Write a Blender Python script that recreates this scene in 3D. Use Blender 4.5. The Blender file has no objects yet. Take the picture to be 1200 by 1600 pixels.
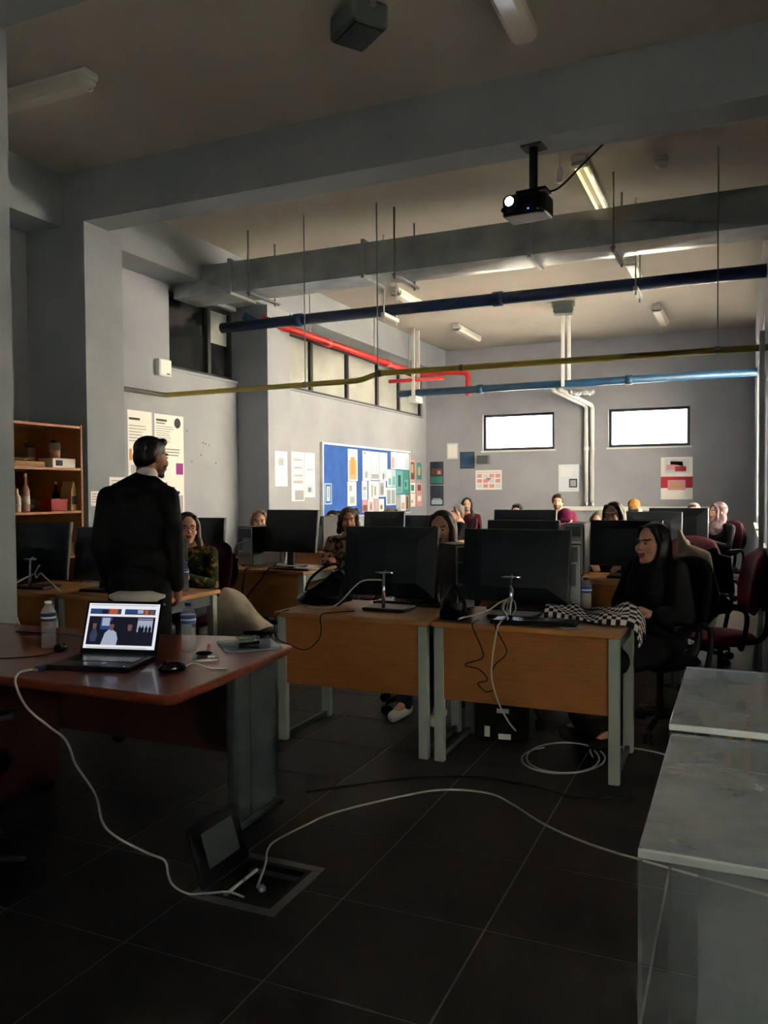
import bpy, math, random
from mathutils import Vector, Matrix, Euler
random.seed(7)
R = math.radians
SC = bpy.context.scene
COL = SC.collection

# ------------------------------------------------------------------ camera
CAMH = 1.45
yaw, pit, rol = .41681, -.027544, -.0068076
fw = Vector((-math.sin(yaw)*math.cos(pit), math.cos(yaw)*math.cos(pit), math.sin(pit)))
rt = Vector((math.cos(yaw), math.sin(yaw), 0)); up = rt.cross(fw)
rt, up = math.cos(rol)*rt+math.sin(rol)*up, -math.sin(rol)*rt+math.cos(rol)*up
cam = bpy.data.cameras.new('camera'); cam.lens = 1263.5/1600*36; cam.sensor_width = 36; cam.sensor_height = 36
cam.sensor_fit = 'AUTO'; cam.clip_start = .05; cam.clip_end = 300
camo = bpy.data.objects.new('camera', cam); COL.objects.link(camo)
camo.matrix_world = Matrix(((rt.x, up.x, -fw.x, 0), (rt.y, up.y, -fw.y, 0), (rt.z, up.z, -fw.z, CAMH), (0, 0, 0, 1)))
SC.camera = camo

# ------------------------------------------------------------------ world, sun, exposure
W = bpy.data.worlds.new('overcast_sky'); SC.world = W; W.use_nodes = True
bg = W.node_tree.nodes['Background']; bg.inputs[0].default_value = (.72, .86, 1, 1); bg.inputs[1].default_value = 11
sun = bpy.data.lights.new('sun', 'SUN'); sun.energy = 340; sun.angle = R(1.0); sun.color = (1, .90, .74)
suno = bpy.data.objects.new('sun', sun); COL.objects.link(suno)
suno.rotation_euler = Vector((.45, .60, -.66)).to_track_quat('-Z', 'Y').to_euler()
def portal(name, loc, rot, sx, sy):
    l = bpy.data.lights.new(name, 'AREA'); l.shape = 'RECTANGLE'; l.size = sx; l.size_y = sy; l.energy = 1
    l.cycles.is_portal = True
    o = bpy.data.objects.new(name, l); COL.objects.link(o); o.location = loc; o.rotation_euler = rot
SC.view_settings.view_transform = 'Standard'; SC.view_settings.look = 'None'
SC.view_settings.gamma = 1; SC.view_settings.use_curve_mapping = False
SC.view_settings.exposure = -0.1
SC.cycles.use_denoising = True
SC.cycles.max_bounces = 10; SC.cycles.diffuse_bounces = 6; SC.cycles.transparent_max_bounces = 16
SC.cycles.sample_clamp_indirect = 60; SC.cycles.caustics_reflective = False; SC.cycles.caustics_refractive = False

# ------------------------------------------------------------------ materials
def lin(c):
    out = []
    for v in c[:3]:
        v = v/255
        out.append(v/12.92 if v <= .04045 else ((v+.055)/1.055)**2.4)
    return tuple(out)+(1,)
MAT = {}
def mat(name, col, rough=.6, metal=0, noise=None, bump=None, emit=None, trans=0, ior=1.45, alpha=1, spec=.5, coat=0, stretch=None):
    m = bpy.data.materials.new(name); m.use_nodes = True; nt = m.node_tree; b = nt.nodes['Principled BSDF']
    b.inputs['Base Color'].default_value = lin(col); b.inputs['Roughness'].default_value = rough
    b.inputs['Metallic'].default_value = metal; b.inputs['Transmission Weight'].default_value = trans
    b.inputs['IOR'].default_value = ior; b.inputs['Alpha'].default_value = alpha
    b.inputs['Specular IOR Level'].default_value = spec; b.inputs['Coat Weight'].default_value = coat
    if emit:
        b.inputs['Emission Color'].default_value = lin(emit[0]); b.inputs['Emission Strength'].default_value = emit[1]
    if noise or bump:
        tc = nt.nodes.new('ShaderNodeTexCoord'); mp = nt.nodes.new('ShaderNodeMapping')
        nt.links.new(tc.outputs['Object'], mp.inputs[0])
        if stretch: mp.inputs['Scale'].default_value = stretch
    if noise:      # (scale, second colour, low, high)
        n = nt.nodes.new('ShaderNodeTexNoise'); n.inputs['Scale'].default_value = noise[0]; n.inputs['Detail'].default_value = 5
        r = nt.nodes.new('ShaderNodeValToRGB'); r.color_ramp.elements[0].position = noise[2]; r.color_ramp.elements[1].position = noise[3]
        r.color_ramp.elements[0].color = lin(col); r.color_ramp.elements[1].color = lin(noise[1])
        nt.links.new(mp.outputs[0], n.inputs[0]); nt.links.new(n.outputs[0], r.inputs[0]); nt.links.new(r.outputs[0], b.inputs['Base Color'])
    if bump:       # (scale, strength)
        n2 = nt.nodes.new('ShaderNodeTexNoise'); n2.inputs['Scale'].default_value = bump[0]; n2.inputs['Detail'].default_value = 4
        bp = nt.nodes.new('ShaderNodeBump'); bp.inputs['Strength'].default_value = bump[1]; bp.inputs['Distance'].default_value = .02
        nt.links.new(mp.outputs[0], n2.inputs[0]); nt.links.new(n2.outputs[0], bp.inputs['Height']); nt.links.new(bp.outputs[0], b.inputs['Normal'])
    MAT[name] = m
    return m
mat('plaster', (158, 162, 170), .85, noise=(1.3, (146, 150, 159), .35, .7), bump=(60, .06))
mat('plaster_ceiling', (178, 172, 160), .9, noise=(.9, (166, 160, 150), .3, .7), bump=(30, .08))
mat('plaster_beam', (144, 150, 156), .85, noise=(1.6, (132, 139, 146), .35, .7), bump=(50, .06))
mat('tile_stone', (56, 51, 46), .5, noise=(9, (47, 43, 39), .35, .7), bump=(50, .05), spec=.35)
mat('grout', (150, 146, 140), .9)
mat('outside_ground', (206, 202, 194), .9, noise=(.5, (192, 187, 176), .3, .7))
mat('white_paint', (222, 224, 222), .45)
mat('dark_frame', (44, 46, 48), .5)
mat('frosted', (186, 190, 184), .22, noise=(1.1, (160, 164, 160), .35, .65))
mat('unlit_room_pane', (26, 29, 31), .12)
mat('window_glass', (235, 245, 250), .03, alpha=.06)
mat('galv', (182, 188, 188), .34, .4, noise=(3, (140, 146, 150), .3, .7), bump=(14, .05))
mat('pipe_blue', (26, 52, 92), .4, noise=(6, (20, 42, 76), .3, .7))
mat('pipe_teal', (38, 82, 118), .4, noise=(6, (30, 66, 98), .3, .7))
mat('pipe_red', (196, 46, 44), .4)
mat('pipe_yellow', (186, 170, 78), .5)
mat('pipe_grey', (110, 106, 98), .5)
mat('pvc', (218, 220, 218), .4)
mat('steel', (150, 152, 154), .35, .8)
mat('chrome', (215, 218, 220), .16, 1)
mat('black_plastic', (19, 21, 24), .45)
mat('black_gloss', (14, 15, 17), .2)
mat('monitor_shell', (28, 35, 42), .42, noise=(40, (24, 31, 37), .4, .6))
mat('screen_off', (16, 18, 20), .2)
mat('grey_badge', (120, 128, 132), .4, .3)
mat('oak', (178, 120, 64), .5, noise=(3, (162, 106, 54), .35, .7), stretch=(2, 14, 30))
mat('oak_top', (196, 140, 84), .42, noise=(3, (178, 122, 70), .35, .7), stretch=(2, 26, 8))
mat('leg_metal', (168, 180, 172), .5)
mat('leg_dark', (82, 92, 92), .5)
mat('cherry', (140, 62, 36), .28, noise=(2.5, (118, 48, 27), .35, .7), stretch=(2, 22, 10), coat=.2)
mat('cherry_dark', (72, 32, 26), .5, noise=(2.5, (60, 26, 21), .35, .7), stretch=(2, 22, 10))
mat('shelf_wood', (164, 108, 60), .5, noise=(3, (146, 92, 48), .35, .7), stretch=(10, 3, 20))
mat('red_fabric', (112, 22, 44), .75, bump=(220, .1), spec=.3)
mat('maroon_fabric', (70, 18, 32), .8, bump=(220, .1), spec=.3)
mat('cable_white', (214, 214, 208), .5)
mat('cable_black', (18, 18, 19), .5)
mat('paper', (232, 232, 228), .8)
mat('paper_cool', (205, 216, 226), .8)
mat('ink', (66, 64, 66), .8)
mat('ink_soft', (168, 168, 170), .8)
mat('ink_mid', (128, 128, 130), .8)
mat('purple', (150, 50, 140), .8)
mat('print_orange', (206, 140, 80), .8)
mat('print_tan', (190, 160, 124), .8)
mat('print_teal', (96, 168, 172), .8)
mat('print_green', (60, 138, 124), .8)
mat('print_grey', (150, 158, 164), .8)
mat('print_red', (178, 50, 66), .8)
mat('print_pink', (214, 150, 160), .8)
mat('print_navy', (52, 58, 74), .8)
mat('print_brown', (112, 74, 62), .8)
mat('print_sky', (172, 196, 210), .8)
mat('board_felt', (52, 96, 176), .9, noise=(5, (46, 88, 166), .4, .6))
mat('alu', (205, 207, 208), .35, .6)
mat('skin_light', (206, 160, 138), .55, noise=(30, (198, 148, 126), .4, .6), spec=.35)
mat('skin_tan', (170, 120, 96), .55, noise=(30, (160, 110, 88), .4, .6), spec=.35)
mat('lips', (158, 82, 84), .5)
mat('brow', (74, 54, 46), .8)
mat('stubble', (96, 72, 62), .7)
mat('hair_black', (22, 19, 19), .42, noise=(60, (34, 28, 27), .4, .6), stretch=(1, 1, .12), bump=(160, .25))
mat('hair_brown', (52, 37, 31), .42, noise=(60, (70, 50, 40), .4, .6), stretch=(1, 1, .12), bump=(160, .25))
mat('hair_blond', (150, 118, 88), .45, noise=(60, (120, 92, 68), .4, .6), stretch=(1, 1, .12), bump=(160, .25))
mat('hair_grey', (92, 84, 78), .45, noise=(60, (120, 112, 104), .4, .6), stretch=(1, 1, .12), bump=(160, .25))
mat('eye_white', (182, 172, 164), .3)
mat('iris', (38, 26, 20), .2)
mat('cloth_black', (22, 22, 25), .85, bump=(90, .12), spec=.25)
mat('cloth_charcoal', (44, 46, 50), .85, bump=(90, .12), spec=.25)
mat('cloth_navy', (30, 34, 46), .85, bump=(90, .12), spec=.25)
mat('cloth_maroon', (98, 28, 48), .85, bump=(90, .12), spec=.25)
mat('cloth_cream', (208, 196, 176), .9, noise=(14, (190, 176, 156), .35, .65), bump=(40, .35), spec=.2)
mat('cloth_white', (224, 222, 216), .8)
mat('cloth_jeans', (46, 54, 70), .85, spec=.25)
mat('cloth_floral', (30, 38, 24), .85, noise=(22, (140, 108, 40), .54, .62), spec=.2)
mat('cloth_camo', (182, 148, 120), .85, noise=(22, (78, 58, 48), .47, .53), spec=.2)
mat('cloth_mauve', (150, 128, 132), .85, noise=(18, (116, 94, 102), .45, .55), spec=.2)
mat('cloth_ochre', (146, 102, 58), .9, bump=(120, .3), spec=.2)
mat('plum_knit', (96, 24, 62), .95, bump=(110, .4), spec=.15)
mat('leather_black', (17, 17, 19), .32, bump=(26, .2))
mat('pet', (222, 232, 238), .06, alpha=.3, spec=1)
mat('cap_blue', (30, 52, 150), .4)
mat('label_blue', (40, 84, 160), .5)
mat('label_navy', (28, 42, 78), .5)
mat('glass_green', (150, 180, 162), .06, alpha=.35, spec=.8)
mat('lamp_body', (196, 198, 194), .5)
mat('lamp_lens', (226, 222, 206), .25, trans=.25, ior=1.2)
mat('tube_lit', (255, 236, 190), .4, emit=((255, 232, 176), 1.4))
mat('lens_lit', (255, 255, 255), .3, emit=((240, 246, 255), 60))
mat('led_blue', (60, 120, 255), .3, emit=((60, 120, 255), 4))
mat('scr_white', (20, 20, 20), .4, emit=((236, 238, 244), 1.0))
mat('scr_dark', (5, 5, 6), .4, emit=((30, 32, 48), .6))
mat('scr_mid', (5, 5, 6), .4, emit=((64, 72, 104), .7))
mat('scr_blue', (5, 5, 6), .4, emit=((50, 84, 150), .7))
mat('scr_orange', (5, 5, 6), .4, emit=((214, 104, 56), .7))
mat('scr_pale', (5, 5, 6), .4, emit=((176, 186, 208), .85))
mat('scr_skin', (5, 5, 6), .4, emit=((128, 92, 88), .7))
mat('acrylic_edge', (222, 232, 234), .25)
mat('box_white', (214, 210, 202), .7)
mat('box_red', (150, 24, 30), .6)
mat('jar_red', (176, 52, 34), .35)
mat('kraft', (176, 146, 92), .8)
mat('book_green', (84, 92, 56), .8)
mat('bottle_cream', (222, 212, 188), .35)
mat('bottle_pink', (186, 150, 142), .25)
mat('bottle_dark', (26, 26, 24), .2)
mat('phone_grey', (60, 62, 66), .3)
mat('pink', (214, 140, 140), .6)
mat('stool_wood', (186, 122, 52), .5)
mat('rubber', (16, 16, 17), .7)
def acrylic():
    m = bpy.data.materials.new('acrylic_dusty'); m.use_nodes = True; nt = m.node_tree; b = nt.nodes['Principled BSDF']
    tc = nt.nodes.new('ShaderNodeTexCoord'); mp = nt.nodes.new('ShaderNodeMapping'); mp.inputs['Scale'].default_value = (2.2, 3, 3)
    n = nt.nodes.new('ShaderNodeTexNoise'); n.inputs['Scale'].default_value = 2.2; n.inputs['Detail'].default_value = 7; n.inputs['Roughness'].default_value = .65
    r = nt.nodes.new('ShaderNodeMapRange'); r.inputs['From Min'].default_value = .32; r.inputs['From Max'].default_value = .72
    r.inputs['To Min'].default_value = .34; r.inputs['To Max'].default_value = .54
    nt.links.new(tc.outputs['Object'], mp.inputs[0]); nt.links.new(mp.outputs[0], n.inputs[0]); nt.links.new(n.outputs[0], r.inputs[0]); nt.links.new(r.outputs[0], b.inputs['Alpha'])
    b.inputs['Base Color'].default_value = lin((200, 212, 220)); b.inputs['Roughness'].default_value = .1
    MAT['acrylic_dusty'] = m
acrylic()
def acrylic2():
    m = bpy.data.materials.new('acrylic_clear'); m.use_nodes = True; b = m.node_tree.nodes['Principled BSDF']
    b.inputs['Base Color'].default_value = lin((170, 186, 192)); b.inputs['Roughness'].default_value = .06; b.inputs['Alpha'].default_value = .06
    MAT['acrylic_clear'] = m
acrylic2()
def checker():
    m = bpy.data.materials.new('checker_cloth'); m.use_nodes = True; nt = m.node_tree; b = nt.nodes['Principled BSDF']
    uv = nt.nodes.new('ShaderNodeUVMap'); c = nt.nodes.new('ShaderNodeTexChecker'); c.inputs['Scale'].default_value = 1
    c.inputs['Color1'].default_value = lin((226, 222, 212)); c.inputs['Color2'].default_value = lin((18, 18, 18))
    nt.links.new(uv.outputs[0], c.inputs[0]); nt.links.new(c.outputs[0], b.inputs['Base Color']); b.inputs['Roughness'].default_value = .9
    MAT['checker_cloth'] = m
checker()

# ------------------------------------------------------------------ mesh helpers
class G:
    def __init__(s): s.v, s.f, s.m = [], [], []
    def add(s, vs, fs, m=0):
        o = len(s.v); s.v += [tuple(p) for p in vs]; s.f += [tuple(i+o for i in f) for f in fs]; s.m += [m]*len(fs); return s
    def box(s, x0, y0, z0, x1, y1, z1, m=0):
        return s.add([(x, y, z) for x in (x0, x1) for y in (y0, y1) for z in (z0, z1)],
                     [(0, 1, 3, 2), (4, 6, 7, 5), (0, 4, 5, 1), (2, 3, 7, 6), (0, 2, 6, 4), (1, 5, 7, 3)], m)
    def obox(s, c, size, rot=(0, 0, 0), m=0):
        M = Euler(rot).to_matrix(); c = Vector(c); h = [d/2 for d in size]
        return s.add([c+M@Vector((x*h[0], y*h[1], z*h[2])) for x in (-1, 1) for y in (-1, 1) for z in (-1, 1)],
                     [(0, 1, 3, 2), (4, 6, 7, 5), (0, 4, 5, 1), (2, 3, 7, 6), (0, 2, 6, 4), (1, 5, 7, 3)], m)
    def tube(s, pts, r, n=8, m=0):
        pts = [Vector(p) for p in pts]; k = len(pts); rs = r if isinstance(r, (list, tuple)) else [r]*k
        t0 = (pts[1]-pts[0]).normalized(); a = t0.orthogonal().normalized(); vs = []
        for i in range(k):
            t = (pts[min(i+1, k-1)]-pts[max(i-1, 0)]).normalized(); a = (a-t*a.dot(t)).normalized(); b = t.cross(a)
            vs += [pts[i]+(a*math.cos(q)+b*math.sin(q))*rs[i] for q in [2*math.pi*j/n for j in range(n)]]
        fs = [(i*n+j, i*n+(j+1) % n, (i+1)*n+(j+1) % n, (i+1)*n+j) for i in range(k-1) for j in range(n)]
        fs += [tuple(range(n-1, -1, -1)), tuple((k-1)*n+j for j in range(n))]
        return s.add(vs, fs, m)
    def lathe(s, prof, n=16, c=(0, 0, 0), m=0):
        c = Vector(c); vs = []; k = len(prof)
        for r, z in prof: vs += [c+Vector((r*math.cos(2*math.pi*j/n), r*math.sin(2*math.pi*j/n), z)) for j in range(n)]
        fs = [(i*n+j, i*n+(j+1) % n, (i+1)*n+(j+1) % n, (i+1)*n+j) for i in range(k-1) for j in range(n)]
        fs += [tuple(range(n-1, -1, -1)), tuple((k-1)*n+j for j in range(n))]
        return s.add(vs, fs, m)
    def ell(s, c, r, rot=(0, 0, 0), nu=16, nv=10, m=0):
        M = Euler(rot).to_matrix(); c = Vector(c); vs = [c+M@Vector((0, 0, r[2]))]
        for i in range(1, nv):
            th = math.pi*i/nv
            vs += [c+M@Vector((r[0]*math.sin(th)*math.cos(2*math.pi*j/nu), r[1]*math.sin(th)*math.sin(2*math.pi*j/nu), r[2]*math.cos(th))) for j in range(nu)]
        vs.append(c+M@Vector((0, 0, -r[2]))); L = len(vs)-1
        fs = [(0, 1+j, 1+(j+1) % nu) for j in range(nu)]
        fs += [(1+i*nu+j, 1+(i+1)*nu+j, 1+(i+1)*nu+(j+1) % nu, 1+i*nu+(j+1) % nu) for i in range(nv-2) for j in range(nu)]
        fs += [(L, 1+(nv-2)*nu+(j+1) % nu, 1+(nv-2)*nu+j) for j in range(nu)]
        return s.add(vs, fs, m)
    def prism(s, poly, z0, z1, m=0):
        n = len(poly); vs = [(x, y, z0) for x, y in poly]+[(x, y, z1) for x, y in poly]
        return s.add(vs, [tuple(range(n-1, -1, -1)), tuple(range(n, 2*n))]+[(i, (i+1) % n, n+(i+1) % n, n+i) for i in range(n)], m)
    def quad(s, a, b, c, d, m=0): return s.add([a, b, c, d], [(0, 1, 2, 3)], m)
    def mesh(s, name, mats, smooth=False):
        me = bpy.data.meshes.new(name); me.from_pydata(s.v, [], s.f)
        for mm in (mats if isinstance(mats, (list, tuple)) else [mats]): me.materials.append(MAT[mm])
        me.polygons.foreach_set('material_index', s.m)
        if smooth: me.polygons.foreach_set('use_smooth', [True]*len(me.polygons))
        me.update(); return me
    def build(s, name, mats, parent=None, loc=None, rot=None, smooth=False, bevel=0, seg=2):
        return link(name, s.mesh(name, mats, smooth), parent, loc, rot, bevel, seg)
def link(name, me, parent=None, loc=None, rot=None, bevel=0, seg=2):
    o = bpy.data.objects.new(name, me); COL.objects.link(o)
    if parent: o.parent = parent
    if loc: o.location = loc
    if rot: o.rotation_euler = rot
    if bevel:
        b = o.modifiers.new('bevel', 'BEVEL'); b.width = bevel; b.segments = seg; b.limit_method = 'ANGLE'
    return o
def tag(o, label, cat, group=None, kind=None):
    if label: o['label'] = label
    if cat: o['category'] = cat
    if group: o['group'] = group
    if kind: o['kind'] = kind
    return o
def thing(name, label, cat, loc=(0, 0, 0), rz=0, group=None):
    o = bpy.data.objects.new(name, None); COL.objects.link(o); o.empty_display_size = .1
    o.location = loc; o.rotation_euler = (0, 0, rz); return tag(o, label, cat, group)
KIDS = {}
def copy_tree(o, parent=None):
    c = o.copy(); COL.objects.link(c); c.parent = parent
    for ch in [q for q in COL.objects if q.parent == o]: copy_tree(ch, c)
    return c
def clone(o, label, loc, rz=0, group=None):
    c = copy_tree(o); c.location = loc; c.rotation_euler = (0, 0, rz); c['label'] = label
    if group: c['group'] = group
    return c
def smooth_path(pts, sub=6):
    P = [Vector(p) for p in pts]; out = []
    for i in range(len(P)-1):
        a, b, c, d = P[max(i-1, 0)], P[i], P[i+1], P[min(i+2, len(P)-1)]
        for k in range(sub):
            t = k/sub
            out.append(.5*((2*b)+(c-a)*t+(2*a-5*b+4*c-d)*t*t+(3*b-a-3*c+d)*t**3))
    out.append(P[-1]); return out
def cable(name, pts, r, m, label, cat='cable', parent=None, n=7, sub=6, group=None):
    o = G().tube(smooth_path(pts, sub), r, n).build(name, m, parent, smooth=True)
    if not parent: tag(o, label, cat, group)
    return o
def struct(o, label=None):
    o['kind'] = 'structure'
    if label: o['label'] = label
    return o
# ------------------------------------------------------------------ the room
S = 1.2045
XL, XR, YB, ZC = -5.62, .19, 14.74, 4.10
YF = -2.2                                   # wall behind the camera
XN = 2.9                                    # near bay, right side
def cells(lo, hi, holes):
    """rectangles that fill lo..hi (2D) around the holes"""
    holes = [(max(h[0], lo[0]), max(h[1], lo[1]), min(h[2], hi[0]), min(h[3], hi[1])) for h in holes]
    us = sorted({lo[0], hi[0]} | {h[0] for h in holes} | {h[2] for h in holes}); vs = sorted({lo[1], hi[1]} | {h[1] for h in holes} | {h[3] for h in holes})
    for a, b in zip(us, us[1:]):
        for c, d in zip(vs, vs[1:]):
            mu, mv = (a+b)/2, (c+d)/2
            if not any(h[0] < mu < h[2] and h[1] < mv < h[3] for h in holes): yield a, c, b, d
BW = [(-4.48, 2.17, -3.13, 2.85), (-2.17, 2.17, -.815, 2.85)]          # back windows x0 z0 x1 z1
RW = [(7.35, .95, 8.0, 2.4), (8.6, .95, 10.25, 3.1), (10.75, .95, 12.6, 3.1)]   # right windows y0 z0 y1 z1; first one added to light the ceiling
LWD = (7.04, 2.775, 8.30, 3.62); LWS = (9.0, 2.83, 14.55, 3.62)
g = G()
for a, c, b, d in cells((YF-.2, 0), (YB+.2, ZC), [LWD, LWS]): g.box(XL-.2, a, c, XL, b, d)
struct(g.build('wall_left', 'plaster'))
g = G()
for a, c, b, d in cells((XL, 0), (XR+.2, ZC), BW): g.box(a, YB, c, b, YB+.2, d)
struct(g.build('wall_back', 'plaster'))
g = G()
for a, c, b, d in cells((5.155, 0), (YB, ZC), RW): g.box(XR, a, c, XR+.2, b, d)
struct(g.build('wall_right', 'plaster'))
struct(G().box(XR+.2, 5.155, 0, XN+.2, 5.3, ZC).build('wall_partition', 'plaster'))
NW = (.2, 1.0, 1.3, 1.9)
g = G()
for a, c, b, d in cells((YF-.2, 0), (5.155, ZC), [NW]): g.box(XN, a, c, XN+.2, b, d)
struct(g.build('wall_near_right', 'plaster'))
struct(G().box(XL, YF-.2, 0, XN, YF, ZC).build('wall_front', 'plaster'))
struct(G().box(XL-.2, YF-.2, ZC, XN+.2, YB+.2, ZC+.25).build('ceiling', 'plaster_ceiling'))
struct(G().box(XL, 3.2, 0, -3.885, 3.45, ZC).build('wall_stub', 'plaster_beam'))
struct(G().box(XL, 2.85, 3.93, XN, 3.2, ZC).build('ceiling_beam', 'plaster_beam'))
struct(G().box(XL, 5.155, 3.68, XR+.2, 5.44, ZC).build('ceiling_beam', 'plaster_beam'))
struct(G().box(XL, 3.45, 3.665, -5.215, 5.155, ZC).build('ceiling_beam', 'plaster_beam'))
struct(G().box(XL, 5.44, 3.665, -5.215, YB, ZC).build('ceiling_beam', 'plaster_beam'))
struct(G().box(XL, 5.155, 0, -4.97, 5.60, 3.68).build('column', 'plaster_beam'))
struct(G().box(XL, 8.30, 0, -5.18, 8.82, 3.665).build('column', 'plaster'))
# outside ground that throws sunlight up through the right-hand windows
struct(G().box(-40, -40, -.6, 60, 60, -.45).build('outside_ground', 'outside_ground'))
# pale facade added out of view to bounce sun into the right-hand windows
fb_ = struct(G().box(11, -12, -.45, 12, 34, 9).build('bounce_facade', 'outside_ground'))
# floor: grout bed and tiles
TX, TY, T = -1.29, 2.005, .5225
FB = (-1.79, 2.33, -1.46, 2.685)            # floor socket box
g = G()
for a, c, b, d in cells((XL-.2, YF-.2), (XN+.2, YB+.2), [FB]): g.box(a, c, -.2, b, d, -.0025)
g.box(FB[0], FB[1], -.2, FB[2], FB[3], -.075)
fl = struct(g.build('floor', 'grout'))
tm = G().box(.004, .004, -.0024, T-.004, T-.004, 0).mesh('tile', 'tile_stone')
for i in range(-9, 9):
    for j in range(-4, 18):
        x0, y0 = TX+i*T, TY+j*T
        if x0 < XL or x0+T > XN or (y0 > 5 and x0+T > XR+.05): continue
        dx, dy = x0+T/2, y0+T/2
        z = Vector((dx, dy, -CAMH)).dot(fw)
        if z < .5 or abs(Vector((dx, dy, -CAMH)).dot(rt)/z) > .62 or (-Vector((dx, dy, -CAMH)).dot(up)/z) > .95: continue
        if i == -1 and j in (0, 1):
            g = G()
            for a, c, b, d in cells((x0+.004, y0+.004), (x0+T-.004, y0+T-.004), [FB]): g.box(a, c, -.0024, b, d, 0)
            g.build('tile', 'tile_stone', fl)
        else: link('tile', tm, fl, (x0, y0, 0))
# baseboards
struct(G().box(XL, 5.6, 0, XL+.012, 8.3, .08).build('baseboard_left', 'leg_dark'))
struct(G().box(XL, YB-.012, 0, XR, YB, .08).build('baseboard_back', 'leg_dark'))

# windows ------------------------------------------------------------
def frame(g, a, b, c, d, t, fn, m=0):
    """rectangular frame in a plane; fn(u0,v0,u1,v1) adds a bar"""
    fn(a, c, b, c+t); fn(a, d-t, b, d); fn(a, c+t, a+t, d-t); fn(b-t, c+t, b, d-t)
for k, (x0, z0, x1, z1) in enumerate(BW):
    w = bpy.data.objects.new('window_%d' % (k+1), None); COL.objects.link(w); w.location = ((x0+x1)/2, YB, z0); struct(w)
    g = G(); ox, oz = w.location.x, z0
    frame(g, x0-ox, x1-ox, 0, z1-z0, .05, lambda a, c, b, d: g.box(a, .06, c, b, .12, d))
    g.build('window_frame', 'dark_frame', w, bevel=.004)
    G().box(x0-ox-.03, -.02, -.03, x1-ox+.03, .06, -.001).build('window_sill', 'white_paint', w)
    G().box(x0-ox+.05, .088, .05, x1-ox-.05, .094, z1-z0-.05).build('pane', 'window_glass', w)
    portal('sky_portal', ((x0+x1)/2, YB+.21, (z0+z1)/2), (R(90), 0, 0), x1-x0, z1-z0)
for k, (y0, z0, y1, z1) in enumerate(RW):
    w = bpy.data.objects.new('window_%d' % (k+3), None); COL.objects.link(w); w.location = (XR, (y0+y1)/2, z0); struct(w)
    h = (y1-y0)/2; g = G()
    frame(g, -h, h, 0, z1-z0, .06, lambda a, c, b, d: g.box(.07, a, c, .13, b, d))
    g.box(.07, -.03, .06, .13, .03, z1-z0-.06)
    g.build('window_frame', 'white_paint', w, bevel=.004)
    for s in (-1, 1):
        G().box(.098, min(s*.03, s*(h-.06)), .06, .104, max(s*.03, s*(h-.06)), z1-z0-.06).build('pane', 'window_glass', w)
    G().box(-.04, -h-.03, -.035, .07, h+.03, -.001).build('window_sill', 'white_paint', w)
    portal('sky_portal', (XR+.21, (y0+y1)/2, (z0+z1)/2), (0, R(90), 0), z1-z0, y1-y0)
# unseen near-bay window, added as fill light for the beam front
w = bpy.data.objects.new('window_9', None); COL.objects.link(w); w.location = (XN, (NW[0]+NW[2])/2, NW[1]); struct(w)
h = (NW[2]-NW[0])/2; g = G(); frame(g, -h, h, 0, NW[3]-NW[1], .06, lambda a, c, b, d: g.box(.07, a, c, .13, b, d)); g.build('window_frame', 'white_paint', w)
G().box(.098, -h+.06, .06, .104, h-.06, NW[3]-NW[1]-.06).build('pane', 'window_glass', w)
portal('sky_portal', (XN+.21, (NW[0]+NW[2])/2, (NW[1]+NW[3])/2), (0, R(90), 0), NW[3]-NW[1], NW[2]-NW[0])
# left wall: high strip of frosted panes
w = bpy.data.objects.new('window_10', None); COL.objects.link(w); w.location = (XL, LWS[0], LWS[1]); struct(w)
L, Hh = LWS[2]-LWS[0], LWS[3]-LWS[1]
cuts = [0, 10.24-9.0, 11.40-9.0, 12.55-9.0, 13.49-9.0, L]
g = G(); frame(g, 0, L, 0, Hh, .05, lambda a, c, b, d: g.box(-.1, a, c, -.03, b, d))
for q in cuts[1:-1]: g.box(-.1, q-.035, .05, -.03, q+.035, Hh-.05)
g.build('window_frame', 'dark_frame', w, bevel=.004)
for a, b in zip(cuts, cuts[1:]):
    G().box(-.09, a+.03, .04, -.075, b-.03, Hh-.04).build('pane', 'frosted', w)
G().box(-.02, 0, -.02, .05, L, 0).build('window_sill', 'plaster', w)
# left wall: opening behind the duct, unlit room beyond painted as dark panes
w = bpy.data.objects.new('window_11', None); COL.objects.link(w); w.location = (XL, LWD[0], LWD[1]); struct(w)
L, Hh = LWD[2]-LWD[0], LWD[3]-LWD[1]
g = G(); frame(g, 0, L, 0, Hh, .045, lambda a, c, b, d: g.box(-.14, a, c, -.07, b, d)); g.box(-.14, .78, .045, -.07, .84, Hh-.045)
g.build('window_frame', 'dark_frame', w)
G().box(-.12, .04, .04, -.11, .79, Hh-.04).build('pane', 'unlit_room_pane', w)
G().box(-.12, .83, .04, -.11, L-.04, .42).build('pane', 'unlit_room_pane', w)
G().box(-.12, .83, .42, -.11, L-.04, Hh-.04).build('pane', 'frosted', w)
G().box(-.06, 0, -.03, .02, L, 0).build('window_sill', 'plaster', w)
# projection screen on the wall behind the camera (lit by the projector)
scr = thing('projection_screen', 'white roll-down projection screen on the wall behind the viewer', 'screen', (-1.35, YF+.03, 1.0))
G().box(-1.3, 0, 0, 1.3, .006, 1.7).build('screen_fabric', 'paper', scr)
G().box(-1.38, -.02, 1.7, 1.38, .06, 1.8).build('casing', 'white_paint', scr, bevel=.01)

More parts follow.
